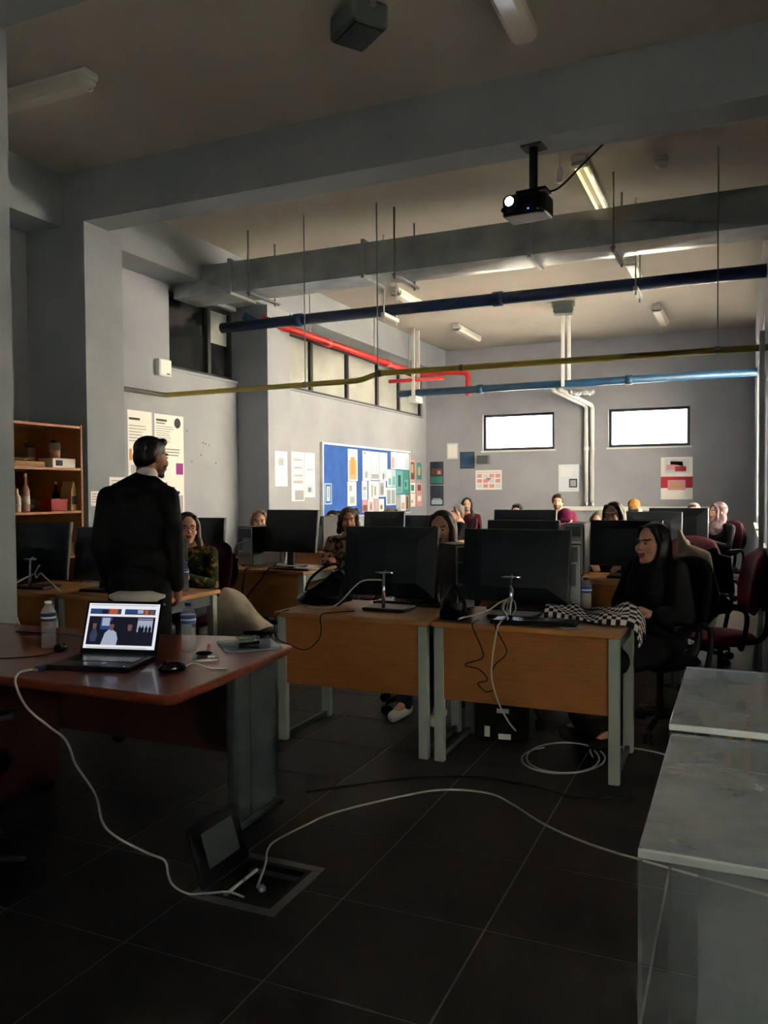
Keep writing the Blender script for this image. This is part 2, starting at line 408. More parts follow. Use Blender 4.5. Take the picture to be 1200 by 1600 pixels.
# ------------------------------------------------------------------ services under the ceiling
# rectangular duct: each sheet section a part with its cross-break
du = thing('ventilation_duct', 'galvanised rectangular air duct running across the room below the ceiling', 'duct', (XL, 7.1, 3.515))
xs = [0.02, .75, 2.28, 3.9, XR-XL-.005]; D, Hd = .43, .31
for a, b in zip(xs, xs[1:]):
    def panel(p, n):
        c = sum((Vector(q) for q in p), Vector())/4+Vector(n)*.022
        return [tuple(q) for q in p]+[tuple(c)]
    g = G()
    for p, n in (([(a, 0, 0), (b, 0, 0), (b, 0, Hd), (a, 0, Hd)], (0, -1, 0)), ([(a, D, Hd), (b, D, Hd), (b, D, 0), (a, D, 0)], (0, 1, 0)),
                 ([(a, D, 0), (b, D, 0), (b, 0, 0), (a, 0, 0)], (0, 0, -1)), ([(a, 0, Hd), (b, 0, Hd), (b, D, Hd), (a, D, Hd)], (0, 0, 1))):
        g.add(panel(p, n), [(0, 1, 4), (1, 2, 4), (2, 3, 4), (3, 0, 4)])
    g.add([(a, 0, 0), (a, D, 0), (a, D, Hd), (a, 0, Hd)], [(0, 3, 2, 1)]); g.add([(b, 0, 0), (b, D, 0), (b, D, Hd), (b, 0, Hd)], [(0, 1, 2, 3)])
    g.build('duct_section', 'galv', du)
for a in xs[1:-1]:
    g = G(); g.box(a-.018, -.03, -.03, a+.018, D+.03, Hd+.03); g.build('flange', 'galv', du, bevel=.003)
for a in (1.0, 2.62, 4.62):
    g = G()
    g.box(a-.02, -.05, -.055, a+.02, D+.12, -.03)
    for y in (-.045, D+.04): g.tube([(a, y, -.08), (a, y, ZC-3.515)], .01, 6)
    g.build('hanger', 'steel', du)
def pipe(name, label, pts, r, m, couplings=(), mc=None, loc=None):
    t = thing(name, label, 'pipe', loc or pts[0]); o = Vector(t.location)
    G().tube([Vector(p)-o for p in pts], r, 14).build('pipe_run', m, t, smooth=True)
    for p, q in couplings: G().tube([Vector(p)-o, Vector(q)-o], r*1.22, 14).build('coupling', mc or m, t, smooth=True)
    return t, o
def bend(pts, rad=.08, n=5):
    P = [Vector(p) for p in pts]; out = [P[0]]
    for a, b, c in zip(P, P[1:], P[2:]):
        u, v = (a-b).normalized(), (c-b).normalized(); k = min(rad, (a-b).length/2.2, (c-b).length/2.2)
        for i in range(n+1):
            t = i/n; out.append((b+u*k)*(1-t)**2+b*2*t*(1-t)+(b+v*k)*t*t)
    return out+[P[-1]]
# dark blue pipe
t, o = pipe('water_pipe', 'thick dark blue pipe running across the room behind the air duct', [(XL+.04, 7.95, 3.355), (XR, 7.95, 3.36)], .06, 'pipe_blue',
            [((-4.6, 7.95, 3.355), (-4.5, 7.95, 3.355)), ((-2.3, 7.95, 3.357), (-2.2, 7.95, 3.357))])
for x in (-3.42, -.9):
    g = G(); g.box(x-.02-o.x, -.22, -.10, x+.02-o.x, .17, -.062)
    for y in (-.19, .14): g.tube([(x-o.x, y, -.14), (x-o.x, y, ZC-o.z)], .008, 6)
    g.build('hanger', 'lamp_body', t)
# lower teal-blue pipe
t, o = pipe('water_pipe', 'lower teal-blue pipe crossing the far end of the room above the windows', [(XL+.35, 12.53, 3.05), (XR, 12.53, 3.065)], .058, 'pipe_teal',
            [((-3.9, 12.53, 3.055), (-3.8, 12.53, 3.055)), ((-1.6, 12.53, 3.06), (-1.5, 12.53, 3.06))])
for y in (-.1, .12):
    G().box(-4.96-o.x-.025, y-.02, -.14, -4.96-o.x+.025, y+.02, ZC-o.z).build('hanger_channel', 'lamp_body', t)
G().box(-4.96-o.x-.06, -.14, -.16, -4.96-o.x+.06, .16, -.06).build('hanger_bracket', 'lamp_body', t)
# red pipes
t, o = pipe('sprinkler_pipe', 'red pipe running along the window wall towards the far corner', bend([(-5.1, 8.07, 3.44), (-5.1, 13.0, 3.43), (-4.55, 13.0, 3.43), (-4.2, 13.0, 3.40), (-4.2, 13.0, 3.02)], .1), .045, 'pipe_red',
            [((-5.1, 9.6, 3.43), (-5.1, 9.75, 3.43)), ((-5.1, 11.6, 3.43), (-5.1, 11.75, 3.43)), ((-4.2, 13.0, 3.05), (-4.2, 13.0, 3.17))])
for y in (9.2, 11.2, 12.6):
    G().tube([(0, y-o.y, .04), (0, y-o.y, ZC-o.z)], .008, 6).build('hanger', 'steel', t)
t, o = pipe('sprinkler_pipe', 'thin red pipe just below the red pipe near the far left corner', [(-5.3, 12.2, 3.22), (-4.55, 12.75, 3.30)], .03, 'pipe_red')
pipe('valve_stub', 'short teal elbow stub on the column beside the red pipe', bend([(-5.17, 8.2, 3.40), (-5.3, 8.1, 3.46), (-5.35, 8.05, 3.5)], .05), .05, 'pipe_teal')
# yellow gas pipe
yp = [(XL+.06, 5.62, 2.46), (XL+.06, 6.88, 2.46), (-3.28, 6.88, 2.475), (-3.1, 6.88, 2.53), (XR, 6.88, 2.52)]
t, o = pipe('gas_pipe', 'thin yellow gas pipe crossing the room with an upward jog in the middle', bend(yp[1:], .1), .026, 'pipe_yellow', loc=yp[1],
            couplings=[((-3.12, 6.88, 2.527), (-3.06, 6.88, 2.53)), ((-2.3, 6.88, 2.528), (-2.27, 6.88, 2.528))], mc='pipe_grey')
G().tube([Vector(p)-o for p in bend([yp[0], (XL+.06, 6.8, 2.46), (XL+.09, 6.88, 2.46)], .05)], .024, 12).build('wall_run', 'pipe_grey', t, smooth=True)
for x in (-3.87, -3.1, -.18):
    g = G(); z = 2.47 if x < -3.5 else 2.525
    g.tube([(x-o.x, 0, z-o.z), (x-o.x, 0, ZC-o.z)], .006, 6); g.tube([(x-o.x-.02, 0, z-o.z), (x-o.x+.02, 0, z-o.z)], .033, 10)
    g.build('hanger', 'steel', t)
# white vertical pipes at the back wall
for x, lb in ((-2.545, 'left of two white plastic pipes climbing the back wall between the windows'), (-2.44, 'right of two white plastic pipes climbing the back wall between the windows')):
    t, o = pipe('drain_pipe', lb, bend([(x, YB-.06, 1.13), (x, YB-.06, 2.92), (x-.18, 12.75, 3.0)], .12), .036, 'pvc')
    G().tube([(0, 0, 1.0), (0, 0, 1.06)], .044, 12).build('clamp', 'pvc', t); G().tube([(0, 0, .02), (0, 0, .07)], .043, 12).build('clamp', 'steel', t)
t = thing('pipe_support', 'pair of white channels hanging from the ceiling at the teal pipe', 'bracket', (-2.5, 12.4, 3.0))
for dx, dy in ((0, 0), (.07, .12)): G().box(dx-.022, dy-.02, 0 if dx == 0 else .05, dx+.022, dy+.02, ZC-3.0).build('channel', 'pvc', t)
t2 = G()
for k in range(7): t2.ell((-2.42+.045*k, 12.6+.05*k, 2.94+random.uniform(-.03, .04)), (.05, .05, .04), (random.random(), random.random(), 0), 8, 6)
tag(t2.build('pipe_wrap', 'galv'), 'crumpled silver foil wrap around the pipe joint below the white channels', 'pipe wrap')
tag(G().box(XL+2.6, YB-.1, 1.055, -.4, YB-.001, 1.125).build('cable_trunking', 'white_paint', bevel=.006), 'long white cable trunking along the back wall below the posters', 'trunking')

# ceiling lamps -----------------------------------------------------
def lamp(label, loc, rz=0, lit=False, L=1.22):
    t = thing('fluorescent_lamp', label, 'lamp', loc, rz, 'ceiling lamps')
    G().box(-.06, 0, -.05, .06, L, -.001).build('housing', 'lamp_body', t, bevel=.012)
    for y in (.02, L-.1):
        G().box(-.06, y, -.075, .06, y+.08, -.05).build('end_cap', 'lamp_body', t, bevel=.008)
    for x in (-.035, .035):
        G().tube([(x, .1, -.075), (x, L-.1, -.075)], .013, 10).build('tube', 'tube_lit' if lit else 'lamp_lens', t, smooth=True)
    prof = [(-.078, -.04), (-.074, -.085), (-.045, -.108), (.045, -.108), (.074, -.085), (.078, -.04), (.07, -.04), (.066, -.08), (.04, -.1), (-.04, -.1), (-.066, -.08), (-.07, -.04)]
    n = len(prof); g = G(); vs = [(x, .06, z) for x, z in prof]+[(x, L-.06, z) for x, z in prof]
    g.add(vs, [(i, (i+1) % n, n+(i+1) % n, n+i) for i in range(n)]+[tuple(range(n-1, -1, -1)), tuple(range(n, 2*n))])
    g.build('diffuser', 'window_glass' if lit else 'lamp_lens', t, smooth=False)
    return t
lamp('glowing fluorescent ceiling lamp right behind the projector', (-1.2, 6.57, ZC), 0, True)
lamp('glowing fluorescent ceiling lamp between the air duct and the dark blue pipe', (-1.19, 9.78, ZC), 0, True)
lamp('unlit fluorescent ceiling lamp at the far right near the back wall', (-1.14, 12.3, ZC))
lamp('unlit fluorescent ceiling lamp at the far left near the back wall', (-4.2, 12.35, ZC))
lamp('unlit fluorescent ceiling lamp above the middle of the dark blue pipe', (-4.17, 9.8, ZC))
lamp('unlit fluorescent ceiling lamp cut by the top edge in front of the beam', (-1.15, 3.46, ZC))
lamp('dim fluorescent ceiling lamp in the dark upper left corner', (-3.75, 3.98, ZC), R(90))
def speaker(label, loc, rz):
    t = thing('ceiling_speaker', label, 'speaker', loc, rz, 'ceiling speakers')
    G().box(-.14, -.11, -.17, .14, .11, -.03).build('cabinet', 'leg_dark', t, bevel=.02)
    G().box(-.12, -.09, -.178, .12, .09, -.168).build('grille', 'black_plastic', t, bevel=.004)
    g = G(); g.box(-.16, -.02, -.08, -.14, .02, -.001); g.box(.14, -.02, -.08, .16, .02, -.001); g.box(-.16, -.03, -.012, .16, .03, 0); g.build('bracket', 'steel', t)
speaker('dark square box speaker on the near ceiling at the top edge', (-1.93, 4.06, ZC), R(-35))
speaker('small grey box speaker on the far ceiling above the white channels', (-2.33, 11.6, ZC), R(10))
t = thing('smoke_detector', 'round smoke detector on the ceiling to the right of the lit lamp', 'detector', (-.61, 6.92, ZC))
G().lathe([(.055, 0), (.055, -.03), (.04, -.03)], 18).build('base', 'lamp_body', t, smooth=True); G().lathe([(.04, -.03), (.05, -.045), (.045, -.07), (.02, -.085), (.001, -.086)], 18).build('head', 'pvc', t, smooth=True)

# projector -----------------------------------------------------------
t = thing('projector', 'black ceiling projector with its lens lit, hanging on a pole from the beam', 'projector', (-1.28, 5.22, 3.19), R(-6))
G().tube([(.02, .06, .2), (.02, .06, .488)], .028, 14).build('pole', 'black_plastic', t, smooth=True)
G().box(-.05, 0, .478, .09, .13, .488).build('ceiling_plate', 'black_plastic', t)
g = G(); g.obox((.02, .06, .19), (.2, .12, .02)); g.tube([(-.06, .02, .19), (-.06, .02, .15)], .01, 6); g.tube([(.1, .1, .19), (.1, .1, .15)], .01, 6); g.build('mount', 'black_plastic', t)
pr = G().prism([(-.15, -.05), (-.13, -.085), (.10, -.085), (.135, -.045), (.135, .13), (-.15, .13)], .02, .155).build('body', 'black_plastic', t, bevel=.02, seg=3)
G().tube([(-.085, -.08, .105), (-.085, -.105, .105)], .04, 20).build('lens_ring', 'black_gloss', t, smooth=True)
G().ell((-.085, -.102, .105), (.03, .012, .03)).build('lens', 'lens_lit', t, smooth=True)
G().tube([(-.13, -.087, .06), (-.13, -.094, .06)], .016, 12).build('focus_window', 'black_gloss', t)
G().ell((.035, -.087, .045), (.005, .003, .005), nu=8, nv=6).build('status_light', 'led_blue', t)
for z in (.05, .07, .09, .11): G().box(.06, -.0865, z, .12, -.084, z+.008).build('vent_slot', 'black_gloss', t)
sp = bpy.data.lights.new('projector_beam', 'SPOT'); sp.energy = 420; sp.spot_size = R(30); sp.spot_blend = .15; sp.color = (.86, .93, 1); sp.shadow_soft_size = .03
spo = bpy.data.objects.new('projector_beam', sp); COL.objects.link(spo); spo.parent = t; spo.location = (-.085, -.13, .105)
spo.rotation_euler = Vector((.02, -1, -.185)).to_track_quat('-Z', 'Y').to_euler()
cable('projector_cable', [(-1.18, 5.29, 3.38), (-1.1, 5.36, 3.42), (-.95, 5.5, 3.62), (-.72, 5.5, 3.8), (-.5, 5.47, 3.9), (-.2, 5.47, 3.72), (.15, 5.47, 3.70)], .007, 'cable_black', 'black cable running from the projector up to the beam')
t = thing('plug_adapter', 'small white plug hanging on its cable beside the projector pole', 'plug', (-1.13, 5.5, 3.5))
G().lathe([(.012, .0), (.022, .01), (.024, .08), (.014, .1), (.006, .105)], 12).build('plug_body', 'pvc', t, smooth=True); G().tube([(0, 0, .1), (0, -.02, .35), (0, -.03, .599)], .004, 6).build('cord', 'cable_white', t)
# ------------------------------------------------------------------ desks
DZ = .75
def desk(label, x0, y0, w, d=.63, grp='student computer desks'):
    t = thing('computer_desk', label, 'desk', (x0+w/2, y0+d/2, 0), 0, grp); h, e = w/2, d/2
    G().box(-h, -e, DZ-.028, h, e, DZ).build('tabletop', 'oak_top', t, bevel=.004)
    G().box(-h+.062, -e+.03, .335, h-.062, -e+.048, DZ-.03).build('front_panel', 'oak', t, bevel=.002)
    for sx in (-1, 1):
        a, b = sorted((sx*(h-.008), sx*(h-.062)))
        G().box(a, -e+.02, 0, b, -e+.06, DZ-.034).build('leg', 'leg_metal', t, bevel=.004)
        G().box(a, e-.08, 0, b, e-.03, DZ-.034).build('leg', 'leg_metal', t, bevel=.004)
        G().box(a+.012, -e+.06, DZ-.1, b-.012, e-.08, DZ-.034).build('side_rail', 'leg_dark', t)
        G().box(a+.015, -e+.06, .012, b-.015, e-.08, .04).build('foot_rail', 'leg_dark', t)
    return t
desk('oak veneer computer desk with pale legs, left of the front pair', -2.47, 4.0, .945)
desk('oak veneer computer desk with checked scarf on it, right of the front pair', -1.505, 4.0, .975)
desk('short oak desk in front of the open bookcase at the left edge', -4.975, 4.13, .66)
desk('oak desk behind the standing person, ending with a pale metal frame', -4.30, 4.13, .92)
desk('oak desk at the window wall under the black monitor and upright computer tower', -4.30, 6.05, .86)
desk('oak desk in the corner by the posters behind the person with glasses', -5.20, 6.05, .88)
desk('oak desk in the second row behind the left front desk', -2.52, 6.25, .94)
desk('oak desk in the second row behind the seated person in black', -1.56, 6.25, 1.1)
desk('oak desk in the third row next to the blue notice board', -4.75, 8.0, 1.3)
desk('oak desk in the third row middle, under the widest dark monitor', -2.5, 8.0, .95)
desk('oak desk in the third row right, by the window wall', -1.5, 8.0, 1.25)
desk('oak desk in the fourth row left, close to the notice board', -4.4, 10.0, .95)
desk('oak desk in the fourth row middle, in front of the person at the back wall', -2.75, 10.2, .95)
desk('oak desk in the fourth row right, in front of the person in a headscarf', -1.75, 10.2, .98)

# ------------------------------------------------------------------ monitors (backs towards the viewer)
def monitor(label, x, y, z=DZ, ztop=1.23, w=.57, rz=0, tilt=-7, tee=True, h=.385):
    t = thing('monitor', label, 'monitor', (x, y, z), rz, 'computer monitors seen from behind'); H = ztop-z; a = R(tilt)
    c = Vector((0, 0, H-h/2)); M = Euler((a, 0, 0)).to_matrix()
    g = G(); vs = []
    for sx, sz, yy in ((1, 1, .022), (1, 1, 0), (.985, .975, -.014), (.62, .60, -.036)):
        vs += [c+M@Vector((u*sx*w/2, yy, v*sz*h/2)) for u, v in ((-1, -1), (1, -1), (1, 1), (-1, 1))]
    fs = [(3, 2, 1, 0)]+[(4*i+j, 4*i+(j+1) % 4, 4*i+4+(j+1) % 4, 4*i+4+j) for i in range(3) for j in range(4)]+[(12, 13, 14, 15)]
    g.add(vs, fs); sh = g.build('back_shell', 'monitor_shell', t, bevel=.003)
    G().obox(c+M@Vector((0, .0235, 0)), (w-.03, .003, h-.035), (a, 0, 0)).build('screen', 'screen_off', t)
    G().obox(c+M@Vector((w*.32, -.016, h*.38)), (.062, .002, .011), (a, 0, 0)).build('badge', 'grey_badge', t)
    for i in range(2): G().obox(c+M@Vector((0, -.0365, -h*.12-i*.02)), (w*.5, .002, .006), (a, 0, 0)).build('vent_slot', 'black_plastic', sh)
    bz = .02
    if tee:
        G().tube([(0, -.10, bz), (0, -.085, H-h*.64)], .011, 10).build('stand_post', 'chrome', t, smooth=True)
        G().tube([(-.055, -.085, H-h*.64), (.055, -.085, H-h*.64)], .0085, 10).build('stand_bar', 'chrome', t, smooth=True)
        G().tube([(0, -.085, H-h*.64), (0, -.02, H-h*.6)], .009, 8).build('stand_arm', 'chrome', t, smooth=True)
    else:
        G().obox((0, 0, (H-h*.6)/2+.01), (.07, .035, H-h*.6), (a*.5, 0, 0)).build('stand_post', 'black_plastic', t, bevel=.005)
    G().box(-.13, -.12, 0, .13, .08, .02).build('stand_base', 'black_plastic', t, bevel=.008)
    return t
monitor('big black monitor with chrome stand on the left front desk', -1.885, 4.34, w=.585, ztop=1.235, h=.41)
monitor('big black monitor with chrome stand and white cables on the right front desk', -1.135, 4.34, w=.60, ztop=1.23, h=.40, rz=R(-1))
monitor('black monitor in front of the bookcase at the left edge', -4.70, 4.38, w=.53, ztop=1.235, h=.42, rz=R(5), tilt=-9)
monitor('black monitor half hidden behind the standing person', -4.12, 4.42, w=.53, ztop=1.2, rz=R(0), tee=False)
monitor('black monitor on the window-wall desk beside the upright computer tower', -3.76, 6.40, w=.56, ztop=1.275, h=.39, rz=R(-3), tilt=-9, tee=False)
monitor('black monitor behind the person with glasses', -4.78, 6.40, w=.56, ztop=1.195, h=.40, rz=R(2), tee=False)
monitor('dark monitor directly left of the head of the seated person in black', -.83, 6.55, w=.55, ztop=1.2, h=.36, tee=False)
monitor('low dark monitor peeking over the right front monitor', -1.64, 6.50, w=.60, ztop=1.195, tee=False)
monitor('dark monitor with a pale badge in the third row below the seated person', -2.06, 8.25, w=.66, ztop=1.235, tee=False)
monitor('dark monitor in the third row right behind the seated person in black', -.79, 8.22, w=.54, ztop=1.22, tee=False)
monitor('dark square monitor in front of the person in a headscarf', -.58, 8.55, w=.56, ztop=1.25, h=.42, tee=False)
monitor('small dark monitor below the blue notice board', -3.70, 8.35, w=.5, ztop=1.205, tee=False)
monitor('distant dark monitor left of the dark-haired person at the back', -3.98, 10.3, w=.56, ztop=1.10, h=.3, tee=False)
monitor('distant dark monitor below the dark-haired person at the back', -2.5, 10.5, w=.56, ztop=1.09, h=.3, tee=False)

# ------------------------------------------------------------------ computer towers
def tower(label, x, y, z=DZ, H=.40, w=.17, d=.40, rz=0):
    t = thing('computer_tower', label, 'computer', (x, y, z), rz, 'computer towers'); h = w/2
    G().box(-h, -d/2, .012, h, d/2, H).build('case', 'black_plastic', t, bevel=.006)
    bp = G().box(-h+.006, -d/2-.004, .02, h-.006, -d/2+.002, H-.008).build('rear_panel', 'print_grey', t)
    G().box(-h+.012, -d/2-.007, H-.10, h-.02, -d/2-.003, H-.018).build('power_supply', 'leg_dark', bp, bevel=.002)
    G().box(-h+.015, -d/2-.008, H*.42, -h+.06, -d/2-.003, H*.72).build('port_plate', 'leg_dark', bp)
    for i in range(4): G().box(-h+.02, -d/2-.007, .045+i*.024, h-.03, -d/2-.003, .057+i*.024).build('slot_cover', 'steel', bp)
    for sx in (-1, 1):
        for sy in (-1, 1): G().lathe([(.014, 0), (.014, .013)], 8, (sx*(h-.025), sy*(d/2-.04), 0)).build('foot', 'rubber', t)
    return t
tower('grey-backed computer tower between the two front monitors', -1.535, 4.50, H=.385, rz=R(48), w=.13, d=.22)
tower('grey-backed computer tower at the right side of the right front monitor', -.86, 4.53, H=.40, w=.09, d=.2, rz=R(12))
tower('pale-backed computer tower left of the window-wall monitor', -4.13, 6.44, H=.37, w=.19, d=.36, rz=R(-12))
tower('computer tower left of the curly-haired person, below the notice board', -4.40, 8.32, H=.40, rz=R(-8))
tower('white computer tower between the standing person and the person with glasses', -3.66, 4.52, H=.36, w=.11, d=.28, rz=R(-20))
tower('grey-backed computer tower left of the second-row monitor', -1.22, 6.62, H=.42, w=.16, d=.34)

# ------------------------------------------------------------------ office chairs
def chair(label, x, y, rz, fab='red_fabric', arms=True, seat=.47):
    """faces local -Y"""
    t = thing('office_chair', label, 'chair', (x, y, 0), rz, 'office chairs')
    bs = G().lathe([(.035, .085), (.04, .13), (.026, .14), (.026, .20), (.02, .2), (.02, seat-.06)], 14).build('gas_column', 'black_plastic', t, smooth=True)
    for k in range(5):
        q = 2*math.pi*k/5+.3; d = Vector((math.cos(q), math.sin(q), 0))
        lg = G().tube([d*.03+Vector((0, 0, .115)), d*.28+Vector((0, 0, .085))], [.026, .016], 8).build('base_arm', 'black_plastic', t, smooth=True)
        s = Vector((-d.y, d.x, 0)); p = d*.28+Vector((0, 0, .03))
        g = G()
        for u in (-.016, .016): g.tube([p+s*(u-.009), p+s*(u+.009)], .03, 12)
        g.tube([d*.28+Vector((0, 0, .03)), d*.28+Vector((0, 0, .09))], .008, 6)
        g.build('caster', 'rubber', lg)
    G().ell((0, 0, seat-.035), (.235, .225, .048), nu=24, nv=10).build('seat', fab, t, smooth=True)
    G().box(-.13, -.13, seat-.085, .13, .13, seat-.06).build('seat_plate', 'black_plastic', t, bevel=.01)
    g = G()                                       # curved backrest
    nu, nv = 12, 12; vs = []
    for sgn in (1, -1):
        for j in range(nv+1):
            for i in range(nu+1):
                u, v = i/nu*2-1, j/nv*2-1
                du, dv = u*math.sqrt(1-v*v/2*.75), v*math.sqrt(1-u*u/2*.75)
                th = .032*math.sqrt(max(0, 1-max(abs(u), abs(v))**4))+.006
                vs.append((du*.225, .235-.05*u*u*1-.02*(1-v*v)+sgn*th+.03*v, seat+.34+dv*.225))
    n = (nu+1)*(nv+1); fs = []
    for j in range(nv):
        for i in range(nu):
            a = j*(nu+1)+i; fs += [(a, a+1, a+nu+2, a+nu+1)[::-1], tuple(q+n for q in (a, a+1, a+nu+2, a+nu+1))]
    ring = [i for i in range(nu+1)]+[j*(nu+1)+nu for j in range(1, nv+1)]+[nv*(nu+1)+i for i in range(nu-1, -1, -1)]+[j*(nu+1) for j in range(nv-1, 0, -1)]
    fs += [(ring[k], ring[(k+1) % len(ring)], ring[(k+1) % len(ring)]+n, ring[k]+n) for k in range(len(ring))]
    g.add(vs, fs); g.build('backrest', fab, t, smooth=True)
    G().ell((0, .275, seat+.34), (.2, .022, .2)).build('back_shell', 'black_plastic', t, smooth=True)
    G().tube(smooth_path([(0, .05, seat-.07), (0, .24, seat-.06), (0, .3, seat+.06), (0, .29, seat+.3)]), .02, 8).build('back_bracket', 'black_plastic', t, smooth=True)
    if arms:
        for s in (-1, 1):
            G().tube(smooth_path([(s*.2, .08, seat-.07), (s*.28, .08, seat-.05), (s*.285, .1, seat+.17), (s*.28, -.06, seat+.2), (s*.28, -.16, seat+.19)]), .016, 8).build('arm_frame', 'black_plastic', t, smooth=True)
            G().ell((s*.28, -.03, seat+.212), (.033, .14, .016)).build('arm_pad', 'black_gloss', t, smooth=True)
    return t
chair('bright red office chair by the right wall, lit from the window', -.13, 5.95, R(-78))
chair('dark red office chair behind the black coat at the right', -.33, 7.25, R(15), 'maroon_fabric')
chair('office chair carrying the seated person in black', -.44, 5.02, R(-42), 'cloth_black')
chair('office chair under the left front desk', -1.95, 4.98, R(8), 'maroon_fabric')
chair('office chair under the right front desk', -1.22, 5.05, R(-12), 'maroon_fabric', arms=False)
chair('dark office chair at the left bottom edge by the teacher desk', -2.67, 2.03, R(155), 'cloth_black')
chair('office chair of the person with glasses', -3.98, 5.28, R(-8), 'maroon_fabric')

# ------------------------------------------------------------------ the teacher's desk
t = thing('teacher_desk', 'cherry red teacher desk in the left foreground with a laptop on it', 'desk', (-2.6, 2.65, 0))
def loc(x, y): return (x+2.6, y-2.65)
pl = [loc(-4.1, 2.2), loc(-1.80, 2.2), loc(-1.765, 2.235), loc(-1.80, 2.75), loc(-1.85, 3.16), loc(-2.2, 3.27), loc(-2.75, 3.14), loc(-4.1, 3.12)]
G().prism(pl, DZ-.036, DZ).build('tabletop', 'cherry', t, bevel=.014, seg=4)
x, y = loc(-1.98, 2.86)
lg = G().box(x-.02, y-.02, .03, x+.035, y+.3, DZ-.037).build('leg', 'leg_dark', t, bevel=.012)
G().box(x-.026, y+.08, .06, x+.041, y+.2, DZ-.06).build('cable_cover', 'leg_dark', lg, bevel=.004)
G().box(x-.03, y-.1, 0, x+.045, y+.36, .032).build('foot', 'leg_dark', t, bevel=.012)
x2, _ = loc(-3.9, 2.5)
G().box(x2-.02, y-.02, .03, x2+.035, y+.24, DZ-.037).build('leg', 'leg_dark', t, bevel=.012); G().box(x2-.03, y-.5, 0, x2+.045, y+.3, .032).build('foot', 'leg_dark', t, bevel=.012)
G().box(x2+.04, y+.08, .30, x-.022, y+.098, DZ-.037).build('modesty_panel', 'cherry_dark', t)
t = thing('drawer_pedestal', 'dark red drawer pedestal under the left end of the teacher desk', 'drawer unit', (-3.3, 2.72, 0))
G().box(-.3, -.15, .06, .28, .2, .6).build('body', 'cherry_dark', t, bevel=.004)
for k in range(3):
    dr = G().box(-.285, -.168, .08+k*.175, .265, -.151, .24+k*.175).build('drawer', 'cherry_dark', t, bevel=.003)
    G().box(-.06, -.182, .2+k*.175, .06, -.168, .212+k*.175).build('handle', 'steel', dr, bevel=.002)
for sx in (-.25, .23):
    for sy in (-.12, .17): G().tube([(sx-.012, sy, .03), (sx+.012, sy, .03)], .03, 10).build('caster', 'rubber', t)

# laptop ---------------------------------------------------------------
t = thing('laptop', 'open black laptop showing a web page with a film still', 'laptop', (-2.365, 2.515, DZ), R(13))
bs = G().box(-.175, -.12, .002, .175, .12, .019).build('base', 'black_plastic', t, bevel=.004)
for r_ in range(5):
    for c_ in range(13):
        G().box(-.15+c_*.0232, -.028+r_*.0245, .019, -.15+c_*.0232+.0195, -.028+r_*.0245+.0205, .0212).build('key', 'black_gloss', bs)
G().box(-.05, -.105, .019, .05, -.04, .0198).build('touchpad', 'black_gloss', bs)
G().ell((.15, -.1, .019), (.003, .003, .002), nu=8, nv=6).build('status_light', 'scr_pale', bs)
a = R(-19); M = Euler((a, 0, 0)).to_matrix(); hinge = Vector((0, .118, .018))
def LP(u, v, w=0): return hinge+M@Vector((u, w, v))
lid = G().obox(LP(0, .113, .004), (.35, .008, .226), (a, 0, 0)).build('lid', 'black_plastic', t, bevel=.003)
G().tube([(-.12, .118, .015), (.12, .118, .015)], .008, 8).build('hinge', 'black_plastic', t, smooth=True)
g = G(); mats = ['scr_white', 'scr_dark', 'scr_mid', 'scr_blue', 'scr_orange', 'scr_pale', 'scr_skin', 'ink_mid']
def sr(u0, v0, u1, v1, m, k=1):       # fractions of the screen
    U, V = lambda u: -.163+.326*u, lambda v: .022+.192*v
    w = -.0008-.00025*k
    g.quad(LP(U(u0), V(v0), w), LP(U(u1), V(v0), w), LP(U(u1), V(v1), w), LP(U(u0), V(v1), w), m)
def sp_(pts, m, k=2):
    U, V = lambda u: -.163+.326*u, lambda v: .022+.192*v
    w = -.0008-.00025*k
    g.add([LP(U(u), V(v), w) for u, v in pts], [tuple(range(len(pts)))], m)
sr(0, 0, 1, 1, 0, 0)
sr(.02, .96, .98, .968, 7); sr(.05, .02, .9, .028, 7)
sr(.03, .76, .47, .88, 2); sr(.03, .80, .2, .88, 3, 2); sr(.30, .77, .42, .88, 4, 2); sr(.2, .77, .28, .85, 1, 2)
sr(.52, .76, .95, .88, 2); sr(.53, .80, .68, .88, 3, 2); sr(.70, .79, .78, .87, 5, 2); sr(.8, .77, .85, .87, 4, 2); sr(.87, .77, .93, .86, 6, 2)
sr(.03, .08, .96, .71, 1)
sr(.2, .42, .36, .69, 3, 2); sr(.22, .5, .33, .68, 5, 3); sr(.72, .38, .93, .68, 5, 2); sr(.72, .64, .93, .66, 1, 3)
for u in (.76, .80, .85, .9): sp_([(u-.02, .36), (u+.02, .36), (u+.02, .47), (u+.008, .5), (u, .55), (u-.008, .5), (u-.02, .47)], 1, 3)
sp_([(.24, .08), (.46, .08), (.47, .22), (.44, .36), (.38, .42), (.33, .42), (.28, .34)], 5, 4); sp_([(.345, .40), (.385, .40), (.40, .5), (.39, .58), (.345, .58), (.335, .5)], 6, 5); sp_([(.33, .54), (.4, .54), (.405, .6), (.37, .63), (.335, .6)], 1, 6)
sp_([(.5, .08), (.72, .08), (.71, .3), (.66, .4), (.57, .4), (.52, .3)], 1, 4); sp_([(.6, .4), (.645, .4), (.655, .5), (.64, .58), (.6, .58), (.59, .5)], 6, 5); sp_([(.585, .54), (.655, .54), (.65, .62), (.6, .62)], 1, 6)
sp_([(.08, .15), (.16, .15), (.18, .3), (.15, .42), (.1, .42), (.07, .3)], 2, 3); sp_([(.1, .43), (.145, .43), (.15, .55), (.095, .55)], 6, 3)
g.build('screen_image', mats, lid)

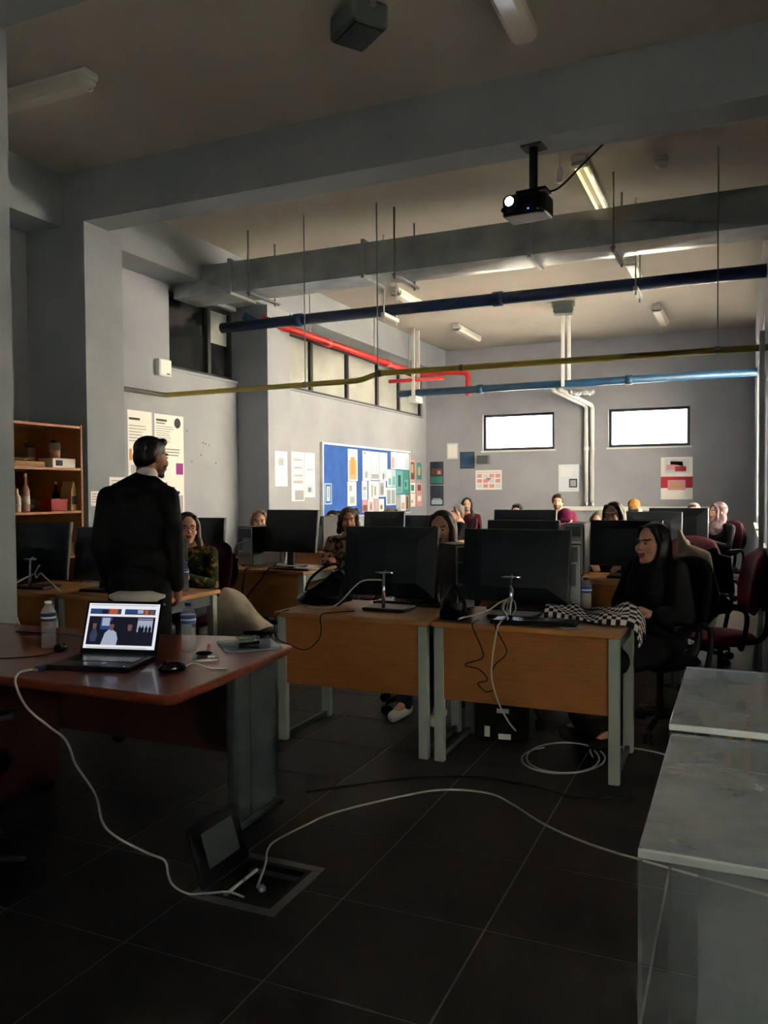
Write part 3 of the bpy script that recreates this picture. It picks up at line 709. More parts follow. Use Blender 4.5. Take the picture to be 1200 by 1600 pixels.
# bottles --------------------------------------------------------------
def bottle(label, x, y, z=DZ, H=.21, r=.032, cap='cap_blue', lab='label_blue'):
    t = thing('water_bottle', label, 'bottle', (x, y, z), random.uniform(0, 3), 'plastic water bottles'); k = H/.21
    p = [(r*.86, .0), (r*.98, .006), (r, .015)]
    for i in range(7): p += [(r, .02+i*.0145), (r*.93, .027+i*.0145)]
    p += [(r, .125), (r, .155), (r*.92, .168), (r*.6, .184), (r*.42, .190), (r*.42, .198)]
    G().lathe([(a, b*k) for a, b in p], 24).build('bottle_body', 'pet', t, smooth=True)
    G().lathe([(r*.47, .196*k), (r*.47, .2095*k), (r*.4, .21*k)], 20).build('cap', cap, t, smooth=True)
    lb = G().lathe([(r*1.02, .122*k), (r*1.025, .124*k), (r*1.025, .156*k), (r*1.02, .158*k)], 24).build('label_band', lab, t, smooth=True)
    G().lathe([(r*1.03, .134*k), (r*1.03, .142*k)], 24).build('label_text', 'paper_cool', lb, smooth=True)
    return t
bottle('water bottle with a dark label on the teacher desk, left of the laptop', -2.85, 2.70, cap='pvc', lab='label_navy')
bottle('water bottle with a bright blue label on the teacher desk, right of the laptop', -2.205, 2.865, H=.215)
bottle('water bottle behind the checked scarf on the right front desk', -.80, 4.60, H=.2)
bottle('water bottle on the desk in front of the person with glasses', -3.57, 4.60, H=.205)
# mouse, phone, tray and other small things on the teacher desk ---------
t = thing('computer_mouse', 'black computer mouse on the teacher desk right of the laptop', 'mouse', (-2.02, 2.52, DZ), R(-35))
G().ell((0, 0, .014), (.031, .055, .024), nu=20, nv=12).build('mouse_body', 'black_gloss', t, smooth=True); G().tube([(-.004, -.03, .036), (.004, -.03, .036)], .009, 10).build('scroll_wheel', 'rubber', t)
G().tube(smooth_path([(0, .05, .012), (-.01, .09, .02), (.05, .14, .005), (.09, .19, .004)]), .0025, 6).build('cord', 'cable_white', t)
t = thing('notebook', 'small grey notebook lying beside the mouse', 'notebook', (-2.045, 2.765, DZ), R(38))
G().box(-.05, -.065, .001, .05, .065, .012).build('pages', 'paper', t, bevel=.001); G().box(-.052, -.067, .012, .052, .067, .0145).build('cover', 'phone_grey', t, bevel=.001); G().box(.01, -.05, .0146, .04, -.02, .0152).build('sticker', 'paper', t)
t = thing('key_fob', 'pink tag on a black key ring on top of the notebook', 'keys', (-2.05, 2.79, DZ+.0155), R(20))
G().obox((0, .015, .02), (.016, .05, .006), (.6, .2, .3)).build('tag', 'pink', t, bevel=.002); G().ell((-.01, -.02, .008), (.035, .025, .008)).build('pouch', 'cloth_black', t, smooth=True)
t = thing('clear_folder', 'clear plastic folder with greenish sheets at the far corner of the teacher desk', 'folder', (-2.02, 3.06, DZ), R(44))
G().box(-.125, -.115, .001, .125, .135, .006).build('sheet', 'print_sky', t); G().box(-.125, -.115, .006, .125, .135, .012).build('sleeve', 'glass_green', t, bevel=.002)
for i in range(5): G().box(-.1, -.09+i*.04, .0121, .02+.02*(i % 3), -.075+i*.04, .0128).build('print_line', 'print_grey', t)
t = thing('glass_ashtray', 'square glass ashtray on the clear folder', 'ashtray', (-2.03, 3.05, DZ+.0135), R(20))
G().lathe([(.032, .0), (.045, .028), (.05, .03), (.04, .03), (.03, .008), (.001, .007)], 8).build('bowl', 'glass_green', t)
t = thing('stapler', 'small black stapler in front of the glass ashtray', 'stapler', (-1.965, 2.975, DZ+.0135), R(20))
G().box(-.045, -.012, 0, .045, .012, .008).build('base', 'black_plastic', t, bevel=.002); G().obox((0, 0, .02), (.09, .016, .014), (0, -.12, 0)).build('arm', 'black_gloss', t, bevel=.004)
t = thing('usb_adapter', 'dark blue plug joining the white cable at the front of the laptop', 'adapter', (-2.515, 2.345, DZ), R(10))
G().box(-.012, -.03, 0, .012, .03, .018).build('plug', 'label_navy', t, bevel=.003); G().box(-.008, -.038, .004, .008, -.03, .014).build('strain_relief', 'cable_white', t)
t = thing('computer_mouse', 'small dark mouse behind the laptop next to the bottle with the dark label', 'mouse', (-2.74, 2.66, DZ), R(30))
G().ell((0, 0, .014), (.028, .05, .022), nu=18, nv=10).build('mouse_body', 'black_gloss', t, smooth=True); G().tube(smooth_path([(0, -.05, .01), (-.05, -.12, .005), (-.2, -.15, .004), (-.36, -.08, .004)]), .003, 6).build('cord', 'cable_black', t)
cable('laptop_charger_cable', [(-2.52, 2.6, DZ+.006), (-2.58, 2.66, DZ+.008), (-2.62, 2.75, DZ+.01), (-2.7, 2.86, DZ+.006), (-2.95, 2.95, DZ+.006), (-3.3, 2.92, DZ+.006)], .004, 'cable_black', 'thin black cable on the teacher desk left of the laptop')
# white cable hanging from the laptop down to the floor socket
hp = [(-2.517, 2.30, .762), (-2.5, 2.22, .765), (-2.46, 2.172, .735), (-2.40, 2.165, .66), (-2.30, 2.17, .60), (-2.225, 2.17, .565), (-2.205, 2.18, .52), (-2.20, 2.2, .46), (-2.12, 2.21, .36), (-2.10, 2.22, .26),
      (-2.06, 2.25, .2), (-1.95, 2.28, .15), (-1.88, 2.29, .13), (-1.865, 2.29, .08), (-1.85, 2.30, .04), (-1.8, 2.32, .012), (-1.74, 2.35, .012), (-1.68, 2.39, .01), (-1.64, 2.43, -.02)]
cable('power_cable', hp, .0045, 'cable_white', 'white cable hanging from the laptop down to the floor socket')
# floor socket box ------------------------------------------------------
t = thing('floor_socket_box', 'open metal floor socket box sunk into the tiles', 'socket box', ((FB[0]+FB[2])/2, (FB[1]+FB[3])/2, 0)); hx, hy = (FB[2]-FB[0])/2, (FB[3]-FB[1])/2
g = G(); frame(g, -hx-.012, hx+.012, -hy-.012, hy+.012, .036, lambda a, c, b, d: g.box(a, c, 0.0005, b, d, .006)); g.build('frame', 'steel', t, bevel=.002)
g = G(); frame(g, -hx+.024, hx-.024, -hy+.024, hy-.024, .02, lambda a, c, b, d: g.box(a, c, -.02, b, d, .003)); g.build('inner_rim', 'black_plastic', t)
G().box(-hx+.01, -hy+.01, -.074, hx-.01, hy-.01, -.06).build('tray', 'black_plastic', t)
for k in range(2):
    so = G().obox((-.10+.012, -.055+k*.1, -.02), (.07, .085, .012), (0, R(-42), 0)).build('socket_plate', 'pvc', t, bevel=.003)
    G().obox((-.10+.018, -.055+k*.1, -.014), (.045, .055, .006), (0, R(-42), 0)).build('socket_face', 'box_white', so, bevel=.004)
ld = thing('lid_hinge', None, None); ld.parent = t; ld.location = (-hx+.02, 0, .008); ld.rotation_euler = (0, R(-108), 0); ld.name = 'lid'
G().box(0, -hy+.03, -.012, .225, hy-.03, .010).build('lid_frame', 'black_plastic', ld, bevel=.008); G().box(.055, -hy+.08, -.0155, .185, hy-.08, -.012).build('lid_inlay', 'leg_dark', ld, bevel=.002)
t = thing('power_plug', 'white power plug lying in the floor socket box', 'plug', (-1.585, 2.46, -.02), R(40))
G().lathe([(.008, 0), (.014, .006), (.014, .024), (.008, .04)], 12).build('plug_body', 'cable_white', t, smooth=True, rot=(R(70), 0, 0), loc=(0, 0, .03))
for s in (-.008, .008): G().tube([(s, 0, .03), (s, .03, .035)], .003, 6).build('pin', 'chrome', t)
cable('extension_cable', [(-1.59, 2.44, .02), (-1.62, 2.52, .03), (-1.68, 2.64, .012), (-1.735, 2.74, .007), (-1.75, 2.83, .007), (-1.71, 3.02, .007), (-1.66, 3.18, .007), (-1.50, 3.42, .007), (-1.32, 3.62, .007), (-1.1, 3.67, .007), (-.95, 3.58, .007), (-.77, 3.42, .007), (-.56, 3.30, .007), (-.3, 3.22, .007), (.2, 3.1, .007)], .0048, 'cable_white', 'long white cable curving across the dark floor tiles')
cable('floor_cable', [(-1.9, 3.35, .006), (-1.75, 3.5, .006), (-1.5, 3.72, .006), (-1.2, 3.86, .006), (-.9, 3.84, .006), (-.7, 3.78, .006), (-.45, 3.9, .006)], .006, 'cable_black', 'black cable on the floor in front of the desks')
lp = []
for k in range(26):
    q = k/25*2*math.pi*1.75+2.4; rr = .2+.02*math.sin(k*.7); lp.append((-.85+rr*1.02*math.cos(q)-.03*(k/25), 4.28+rr*1.25*math.sin(q)+.05*(k/25), .007+.012*k/25))
lp += [(-.72, 4.35, .02), (-.74, 4.52, .02), (-.5, 4.62, .008), (-.2, 4.5, .007), (.12, 4.45, .007)]
cable('network_cable', lp, .0046, 'cable_white', 'white cable coiled in a loop on the floor under the right front desk', sub=4)
# ------------------------------------------------------------------ papers and posters
def sheet(name, label, cat, plane, u0, v0, u1, v1, base='paper', prints=(), off=.004, grp=None, X=None, curl=0):
    """plane L: left wall (u = Y), plane B: back wall (u = X); prints are fractions of the sheet"""
    X = XL if X is None else X
    if plane == 'L': P = lambda u, v, w: (X+w, u, v)
    else: P = lambda u, v, w: (u, YB-w, v)
    t = thing(name, label, cat, P((u0+u1)/2, v0, 0), 0, grp); o = Vector(t.location)
    def bx(a, c, b, d, w0, w1, m, g):
        ps = [Vector(P(x, z, w))-o for x in (a, b) for z in (c, d) for w in (w0, w1)]
        lo = [min(p[i] for p in ps) for i in range(3)]; hi = [max(p[i] for p in ps) for i in range(3)]
        g.box(*lo, *hi, m)
    g = G(); bx(u0, v0, u1, v1, off-.003, off, 0, g); g.build('sheet', base, t)
    if prints:
        for k, (a, c, b, d, m) in enumerate(prints):
            g = G(); bx(u0+(u1-u0)*a, v0+(v1-v0)*c, u0+(u1-u0)*b, v0+(v1-v0)*d, off, off+.0004*(1+k % 3), 0, g)
            g.build('text_line' if m.startswith('ink') and d-c < .06 else 'print_block', m, t)
    return t
def lines(a, c, b, d, n, m='ink_soft', seed=1):
    rr = random.Random(seed); out = []; h = (d-c)/n
    for i in range(n): out.append((a, c+i*h+h*.25, a+(b-a)*rr.uniform(.7, 1), c+i*h+h*.62, m))
    return out
def disc_print(t, plane, u, v, r, m, X=None):
    X = XL if X is None else X; o = Vector(t.location); g = G()
    pts = [(X+.0065, u+r*math.cos(q), v+r*math.sin(q)) if plane == 'L' else (u+r*math.cos(q), YB-.0065, v+r*math.sin(q)) for q in [2*math.pi*k/20 for k in range(20)]]
    g.add([Vector(p)-o for p in pts], [tuple(range(20))]); return g.build('round_print', m, t)
t = sheet('poster', 'tall white poster with a dark picture, left of the pair beside the standing person', 'poster', 'L', 6.373, 1.12, 6.735, 2.27, prints=
          [(.05, .915, .5, .935, 'ink')]+lines(.05, .72, .8, .88, 6, seed=2)+[(.05, .56, .15, .66, 'print_orange'), (.4, .57, .93, .68, 'ink'), (.55, .59, .75, .65, 'print_tan')]+
          [(.12+.06*i, .32, .15+.06*i, .52, 'ink_mid') for i in range(7)]+lines(.1, .06, .9, .28, 6, seed=3))
t = sheet('poster', 'tall white poster with a round emblem, right of the pair beside the standing person', 'poster', 'L', 6.775, 1.10, 7.255, 2.265, prints=
          [(.06, .935, .42, .955, 'ink'), (.06, .912, .36, .924, 'ink_mid')]+lines(.06, .74, .66, .9, 8, seed=4)+lines(.1, .62, .9, .7, 3, 'ink_mid', seed=5)+
          [(.72, .455, .97, .56, 'purple'), (.25, .33, .4, .38, 'purple'), (.55, .30, .66, .34, 'ink'), (.7, .27, .84, .3, 'ink'), (.78, .08, .95, .26, 'ink_soft'), (.2, .1, .7, .13, 'ink_soft'), (.2, .18, .6, .2, 'ink_soft')])
disc_print(t, 'L', 7.15, 2.185, .055, 'ink')
t.children[-1].name = 'emblem'
sheet('paper_sheet', 'small white note on the column left of the standing person, lower one', 'paper', 'L', 5.18, 1.33, 5.31, 1.455, X=-4.97, prints=lines(.1, .2, .9, .9, 4, seed=6))
sheet('paper_sheet', 'white note on the column behind the shoulder of the standing person', 'paper', 'L', 5.40, 1.40, 5.595, 1.575, X=-4.97, prints=lines(.1, .2, .9, .9, 5, seed=7))
t = thing('switch_box', 'white electrical box on the wall below the dark high window', 'box', (XL, 6.9, 2.66))
G().box(0, -.1, 0, .06, .1, .18).build('case', 'pvc', t, bevel=.01); G().box(.06, -.085, .015, .066, .085, .165).build('cover', 'white_paint', t, bevel=.003); G().box(.066, .01, .02, .069, .06, .035).build('status_light', 'chrome', t)
sheet('paper_sheet', 'white drawing pinned on the bright column by the notice board', 'paper', 'L', 8.44, 1.50, 8.73, 1.93, X=-5.18, prints=[(.1, .55, .9, .95, 'paper_cool'), (.25, .6, .7, .8, 'ink_soft'), (.2, .15, .85, .4, 'paper_cool')])
sheet('paper_sheet', 'tall white sheet with pencil sketches left of the notice board', 'paper', 'L', 9.58, 1.30, 9.93, 1.98, prints=[(.2, .82, .85, .86, 'ink_soft'), (.2, .66, .85, .7, 'ink_soft'), (.2, .5, .9, .54, 'ink_soft'), (.15, .36, .9, .42, 'ink_soft'), (.25, .02, .95, .22, 'print_grey')])
sheet('paper_sheet', 'white sheet with small grey drawings right next to the notice board frame', 'paper', 'L', 9.95, 1.35, 10.24, 1.98, prints=[(.2, .6, .8, .64, 'ink_soft'), (.15, .08, .85, .28, 'print_sky'), (.3, .12, .6, .22, 'ink_mid')])
# notice board ---------------------------------------------------------
t = thing('notice_board', 'large blue notice board in an aluminium frame on the left wall', 'notice board', (XL, 10.4, 1.02))
G().box(.002, .02, .02, .03, 3.39, 1.11).build('felt_panel', 'board_felt', t)
for q in ((0, 0, 3.41, .03), (0, 1.1, 3.41, 1.13), (0, .03, .03, 1.1), (3.38, .03, 3.41, 1.1)):
    G().box(0, q[0], q[1], .05, q[2], q[3]).build('frame_bar', 'alu', t, bevel=.004)
bd = [('tan', 11.25, 1.59, 11.59, 2.09, 'paper', [(.1, .05, .9, .65, 'print_tan'), (.3, .2, .7, .75, 'print_orange')], 'sheet with an orange-brown figure at the upper left of the blue board'),
      ('w2', 11.23, 1.20, 11.54, 1.58, 'paper', [(.2, .62, .5, .85, 'print_grey'), (.2, .08, .85, .42, 'print_sky'), (.3, .12, .75, .36, 'ink_soft')], 'white sheet with a grey square below the orange-brown one'),
      ('left', 10.48, 1.24, 10.70, 1.55, 'print_sky', [(.1, .05, .9, .95, 'board_felt'), (.25, .15, .75, .85, 'print_sky'), (.4, .3, .6, .8, 'print_grey')], 'small blue framed print at the left edge of the blue board'),
      ('a1', 11.78, 1.60, 12.085, 2.08, 'paper', [(.1, .08, .9, .4, 'print_sky'), (.1, .9, .4, .95, 'ink_mid'), (.3, .1, .6, .3, 'print_grey')], 'tall pale print, first of three along the top of the blue board'),
      ('a2', 12.10, 1.61, 12.42, 2.08, 'paper', [(.05, .05, .95, .22, 'print_grey'), (.2, .25, .4, .6, 'print_sky'), (.6, .25, .8, .55, 'print_sky')], 'tall pale print with a grey base, second of three along the top of the board'),
      ('a3', 12.44, 1.60, 12.77, 2.08, 'paper', [(.3, .1, .9, .35, 'print_sky'), (.4, .05, .6, .25, 'ink_mid')], 'tall pale print with a dark spot, third of three along the top of the board'),
      ('b1', 11.75, 1.29, 11.95, 1.595, 'paper_cool', [(.2, .5, .8, .7, 'print_grey'), (.2, .1, .8, .4, 'print_sky')], 'narrow pale print in the middle row of the board, leftmost'),
      ('b2', 12.00, 1.30, 12.40, 1.595, 'paper', [(.25, .1, .45, .8, 'ink_soft'), (.55, .2, .75, .7, 'print_grey')], 'print with tall grey towers in the middle row of the board'),
      ('b3', 12.42, 1.33, 12.70, 1.595, 'paper_cool', [(.1, .1, .7, .9, 'print_grey'), (.3, .2, .6, .7, 'ink_mid')], 'dark grey print at the right of the middle row of the board'),
      ('c1', 11.76, 1.085, 11.96, 1.285, 'print_pink', [(.1, .1, .9, .6, 'print_brown')], 'reddish print in the bottom row of the board'),
      ('c2', 11.98, 1.085, 12.20, 1.295, 'paper', [(.2, .1, .8, .8, 'print_pink'), (.35, .2, .65, .6, 'ink_mid')], 'white print with a pinkish figure in the bottom row of the board'),
      ('c3', 12.22, 1.085, 12.38, 1.295, 'print_pink', [(.2, .1, .8, .9, 'ink_soft')], 'narrow mauve print in the bottom row of the board'),
      ('c4', 12.40, 1.085, 12.62, 1.295, 'paper', [(.2, .15, .8, .55, 'print_tan'), (.4, .2, .6, .45, 'ink')], 'white print with a tan sketch at the right of the bottom row of the board'),
      ('d1', 12.93, 1.81, 13.36, 2.11, 'paper_cool', [(.05, .05, .35, .7, 'print_pink'), (.4, .1, .7, .9, 'print_sky')], 'pale pink and blue print at the upper right of the board'),
      ('d2', 13.37, 1.81, 13.77, 2.11, 'paper', [(.5, .05, .95, .8, 'print_sky'), (.1, .2, .35, .6, 'paper_cool')], 'very pale print in the upper right corner of the board'),
      ('e1', 12.76, 1.50, 12.95, 1.80, 'paper', [(.3, .1, .9, .5, 'print_teal')], 'narrow white and teal print left of the teal pair on the board'),
      ('e2', 12.96, 1.50, 13.14, 1.80, 'print_sky', [(.2, .1, .8, .6, 'print_teal')], 'narrow pale teal print touching the teal pair on the board'),
      ('teal', 13.15, 1.38, 13.48, 1.79, 'print_teal', [(.3, .3, .65, .8, 'print_navy'), (.35, .1, .6, .25, 'ink_mid')], 'teal print with a dark oval figure on the board'),
      ('green', 13.49, 1.37, 13.77, 1.80, 'print_green', [(.2, .2, .8, .6, 'print_teal'), (.3, .3, .5, .5, 'print_navy')], 'dark green print at the right edge of the board'),
      ('f1', 12.71, 1.18, 13.14, 1.49, 'paper_cool', [(.1, .08, .45, .85, 'print_grey'), (.55, .08, .9, .85, 'print_grey'), (.02, .93, .98, .99, 'paper')], 'grey striped print below the narrow teal prints on the board'),
      ('g1', 13.15, 1.07, 13.35, 1.365, 'print_grey', [(.2, .2, .8, .8, 'ink_soft')], 'grey print in the lower right of the board, first'),
      ('g2', 13.36, 1.07, 13.59, 1.36, 'paper_cool', [(.2, .1, .8, .5, 'print_tan')], 'pale print with a tan block in the lower right of the board'),
      ('g3', 13.60, 1.07, 13.76, 1.35, 'print_tan', [(.2, .1, .7, .9, 'print_brown')], 'narrow brown print in the lower right corner of the board')]
for q in bd: sheet('pinned_print', q[7], 'print', 'L', q[1], q[2], q[3], q[4], q[5], q[6], X=XL+.03, grp='prints pinned on the notice board')
ow = [(13.86, 1.60, 14.14, 2.0, 'print_pink', [(.1, .1, .9, .9, 'print_brown'), (.3, .4, .7, .8, 'print_tan')], 'reddish portrait sheet just right of the notice board'),
      (13.86, 1.39, 14.14, 1.575, 'paper', [(.25, .2, .8, .8, 'print_green')], 'white sheet with a small green square right of the notice board'),
      (13.86, 1.13, 14.14, 1.375, 'paper', [(.3, .3, .6, .5, 'print_tan')], 'almost blank white sheet right of the notice board'),
      (14.2, 1.60, 14.5, 2.0, 'print_grey', [(.1, .1, .9, .9, 'print_green'), (.3, .3, .7, .7, 'print_tan')], 'greenish portrait sheet near the far left corner'),
      (14.2, 1.39, 14.5, 1.575, 'print_pink', [(.2, .2, .8, .8, 'print_brown')], 'small red-brown sheet near the far left corner'),
      (14.2, 1.13, 14.5, 1.375, 'print_pink', [(.2, .4, .8, .8, 'paper')], 'pale pinkish sheet near the far left corner')]
for q in ow: sheet('paper_sheet', q[6], 'paper', 'L', q[0], q[1], q[2], q[3], q[4], q[5])
# back wall ---------------------------------------------------------------
sheet('poster', 'dark picture poster in the far corner, upper one', 'poster', 'B', -5.54, 1.545, -5.265, 1.985, 'print_navy', [(.05, .05, .95, .35, 'print_green'), (.1, .4, .9, .7, 'print_brown'), (.55, .45, .8, .6, 'print_pink')])
sheet('poster', 'dark picture poster in the far corner, lower one with a pale arch', 'poster', 'B', -5.54, 1.13, -5.265, 1.525, 'print_navy', [(.1, .08, .9, .3, 'print_sky'), (.2, .3, .8, .38, 'print_grey')])
sheet('paper_sheet', 'pale sheet under the left end of the back window', 'paper', 'B', -5.19, 2.03, -4.97, 2.33, 'paper_cool', [(.1, .1, .9, .9, 'paper')])
sheet('poster', 'plain dark blue picture below the left corner of the back window', 'poster', 'B', -4.93, 1.84, -4.64, 2.16, 'print_navy', [(.1, .1, .9, .9, 'pipe_teal')])
sheet('wall_calendar', 'white wall planner with a grid of months below the left back window', 'calendar', 'B', -4.62, 1.437, -4.11, 1.805, 'paper', [(.06, .88, .94, .9, 'print_pink')]+[(.06+.235*i, .1+.26*j, .24+.235*i, .28+.26*j, 'print_pink' if (i+j) % 3 else 'paper_cool') for i in range(4) for j in range(3)]+[(.4, .45, .6, .6, 'ink_mid')])
sheet('poster', 'pale grey sheet with a small dark square, left of the white pipes', 'poster', 'B', -3.05, 1.393, -2.685, 1.885, 'paper_cool', [(.52, .15, .92, .47, 'print_navy'), (.58, .2, .86, .42, 'print_grey')]+lines(.1, .55, .8, .9, 5, 'paper', seed=9))
sheet('poster', 'red and white poster below the right back window', 'poster', 'B', -1.285, 1.25, -.77, 1.975, 'paper', [(0, .27, 1, .54, 'print_red'), (.22, .22, .78, .46, 'print_pink'), (.3, .27, .7, .4, 'print_tan'), (.12, .62, .9, .97, 'paper_cool'), (.18, .70, .5, .82, 'print_pink'), (.45, .66, .8, .78, 'print_red'), (.3, .8, .7, .9, 'print_pink')])
t = thing('loudspeaker', 'small dark loudspeaker on the back wall left of the planner', 'speaker', (-4.55, YB, 1.9)); t.location = (-4.44, YB, 1.92)
G().box(-.11, -.16, 0, .11, -.03, .16).build('cabinet', 'leg_dark', t, bevel=.01); G().box(-.02, -.03, .05, .02, 0, .11).build('bracket', 'steel', t)

# ------------------------------------------------------------------ bookcase
t = thing('bookcase', 'open wooden bookcase against the left wall behind the black monitor', 'bookcase', (-5.3, 4.775, 0))
G().box(-.3, -.36, 0, .3, -.34, 2.0).build('side_panel', 'shelf_wood', t, bevel=.002); G().box(-.3, .335, 0, .3, .355, 2.0).build('side_panel', 'shelf_wood', t, bevel=.002)
G().box(-.3, -.34, 0, -.29, .335, 2.0).build('back_panel', 'shelf_wood', t)
for z in (.06, .5, .92, 1.285, 1.635, 1.98): G().box(-.29, -.34, z-.01, .295, .335, z+.01).build('shelf', 'shelf_wood', t, bevel=.002)
sz, s2, s3 = 1.296, 1.646, .931
def obj1(name, label, cat, g, m, loc, rz=0, smooth=False, bevel=0): return tag(g.build(name, m, loc=loc, rot=(0, 0, rz), smooth=smooth, bevel=bevel), label, cat)
def tallbottle(label, x, y, z, H, r, m, cap):
    t = thing('bottle', label, 'bottle', (x, y, z))
    G().lathe([(r*.95, 0), (r, .01), (r, H*.55), (r*.8, H*.62), (r*.35, H*.7), (r*.3, H*.92)], 16).build('glass', m, t, smooth=True); G().lathe([(r*.36, H*.9), (r*.36, H), (r*.3, H)], 12).build('cap', cap, t, smooth=True)
    G().lathe([(r*1.02, H*.2), (r*1.02, H*.42)], 16).build('label_band', 'paper', t, smooth=True)
tallbottle('cream bottle on the middle bookcase shelf, leftmost', -5.08, 4.53, sz, .2, .026, 'bottle_cream', 'bottle_dark')
tallbottle('tall pinkish bottle with a long neck on the middle bookcase shelf', -5.1, 4.63, sz, .3, .030, 'bottle_pink', 'bottle_cream')
tallbottle('dark bottle standing behind the red box on the bookcase', -5.2, 5.03, sz, .24, .03, 'bottle_dark', 'bottle_cream')
obj1('picture_board', 'dull green picture leaning at the back of the middle bookcase shelf', 'picture', G().obox((0, 0, .16), (.012, .24, .31), (0, R(-8), 0)), 'book_green', (-5.45, 4.72, sz), bevel=.002)
t = thing('gift_box', 'small red box on the middle bookcase shelf', 'box', (-5.13, 4.93, sz)); G().box(-.07, -.085, 0, .07, .085, .09).build('body', 'box_red', t, bevel=.004); G().box(-.073, -.088, .07, .073, .088, .095).build('lid', 'box_red', t, bevel=.003)
t = thing('paper_bag', 'kraft paper bag with a dark label on the middle bookcase shelf', 'bag', (-5.1, 5.07, sz), R(8))
g = G(); g.add([(-.05, -.035, 0), (.05, -.035, 0), (.05, .035, 0), (-.05, .035, 0), (-.05, -.035, .16), (.05, -.035, .16), (.05, .035, .16), (-.05, .035, .16), (-.05, -.004, .24), (.05, -.004, .24), (.05, .004, .24), (-.05, .004, .24)], [(3, 2, 1, 0)]+[(a, (a+1) % 4, 4+(a+1) % 4, 4+a) for a in range(4)]+[(4+a, 4+(a+1) % 4, 8+(a+1) % 4, 8+a) for a in range(4)]+[(8, 9, 10, 11)])
g.build('bag_body', 'kraft', t); G().box(.05, -.028, .05, .052, .028, .12).build('bag_label', 'print_navy', t)
obj1('paper_bundle', 'crumpled brown paper on the middle bookcase shelf', 'paper', G().ell((0, 0, .05), (.09, .1, .05), nu=9, nv=6).ell((.02, .05, .04), (.06, .07, .04), (.3, .2, 0), 8, 6), 'kraft', (-5.25, 4.77, sz))
t = thing('storage_box', 'white cardboard box on the upper bookcase shelf', 'box', (-5.12, 4.97, s2)); G().box(-.08, -.12, 0, .08, .12, .075).build('body', 'box_white', t, bevel=.003); G().box(.08, -.09, .015, .082, -.02, .06).build('box_label', 'print_navy', t)
def jar(label, x, y, z, m, H=.14, r=.045):
    t = thing('glass_jar', label, 'jar', (x, y, z)); G().lathe([(r*.9, 0), (r, .01), (r, H*.8), (r*.75, H*.86)], 16).build('glass', 'glass_green', t, smooth=True); G().lathe([(r*.85, .004), (r*.85, H*.45)], 14).build('contents', m, t, smooth=True); G().lathe([(r*.8, H*.84), (r*.8, H), (r*.7, H)], 14).build('lid', 'bottle_dark', t, smooth=True)
jar('glass jar with red contents on top of the white box', -5.12, 4.95, s2+.076, 'jar_red', .15)
jar('plain glass jar behind the white box on the upper bookcase shelf', -5.3, 4.86, s2, 'kraft', .2)
for i in range(3): obj1('folder', ('lowest', 'middle', 'top')[i]+' folder of the flat pile on the upper bookcase shelf', 'folder', G().box(-.11, -.15, 0, .11, .15, .014), ('kraft', 'shelf_wood', 'kraft')[i], (-5.15, 4.62, s2+i*.015), R(3*i-3), bevel=.002)
obj1('wicker_ring', 'dark ring lying on the flat folder pile', 'ring', G().tube([(.07*math.cos(q), .09*math.sin(q), .014) for q in [2*math.pi*k/18 for k in range(19)]], .012, 8), 'print_brown', (-5.15, 4.62, s2+.046), smooth=True)
obj1('orange_box', 'small orange box on the low bookcase shelf between the monitors', 'box', G().box(-.05, -.05, 0, .05, .05, .07).box(-.055, -.03, .07, .05, .055, .1), 'print_orange', (-5.12, 5.04, s3), bevel=.003)

# ------------------------------------------------------------------ things on the student desks
def fuse(prims, voxel, smooth=4):
    g = G()
    for p in prims:
        if p[0] == 'e': g.ell(p[1], p[2], p[3] if len(p) > 3 else (0, 0, 0), 16, 12)
        elif p[0] == 'c':
            a, b = Vector(p[1]), Vector(p[2]); r0, r1 = p[3], p[4]; d = (b-a)
            if d.length < 1e-6: continue
            u = d.normalized(); pts = [a-u*r0*.97, a-u*r0*.7, a-u*r0*.35, a, b, b+u*r1*.35, b+u*r1*.7, b+u*r1*.97]
            g.tube(pts, [r0*.22, r0*.71, r0*.94, r0, r1, r1*.94, r1*.71, r1*.22], 14)
        elif p[0] == 'b': g.obox(p[1], p[2], p[3] if len(p) > 3 else (0, 0, 0))
    me = g.mesh('tmp', []); o = bpy.data.objects.new('tmp', me); COL.objects.link(o)
    m = o.modifiers.new('r', 'REMESH'); m.mode = 'VOXEL'; m.voxel_size = voxel
    if smooth:
        s = o.modifiers.new('s', 'SMOOTH'); s.factor = .5; s.iterations = smooth
    dg = bpy.context.evaluated_depsgraph_get(); out = bpy.data.meshes.new_from_object(o.evaluated_get(dg))
    bpy.data.objects.remove(o); bpy.data.meshes.remove(me); out.materials.clear()
    out.polygons.foreach_set('use_smooth', [True]*len(out.polygons)); return out
def fused(name, prims, m, parent=None, voxel=.01, smooth=4, loc=None, rot=None):
    me = fuse(prims, voxel, smooth); me.name = name; me.materials.append(MAT[m]); return link(name, me, parent, loc, rot)
t = thing('handbag', 'slouchy black leather handbag at the left end of the left front desk', 'bag', (-2.33, 4.36, DZ))
fused('bag_body', [('b', (.03, .01, .06), (.24, .13, .11), (0, -.15, 0)), ('e', (.07, .02, .12), (.075, .05, .10), (0, .35, 0)), ('c', (-.1, -.03, .05), (.1, .0, .19), .035, .03), ('c', (.1, 0, .19), (.15, .02, .06), .03, .04), ('e', (-.11, -.02, .035), (.07, .06, .035)), ('c', (-.12, -.05, .03), (.12, -.06, .03), .025, .028)], 'leather_black', t, .008, 3)
G().tube(smooth_path([(-.10, -.06, .09), (-.04, -.10, .17), (.05, -.09, .24), (.10, -.02, .25), (.11, .05, .17)]), .009, 7).build('strap', 'leather_black', t, smooth=True)
G().tube([(-.105, -.085, .08), (-.09, -.10, .085)], .006, 8).build('buckle', 'chrome', t)
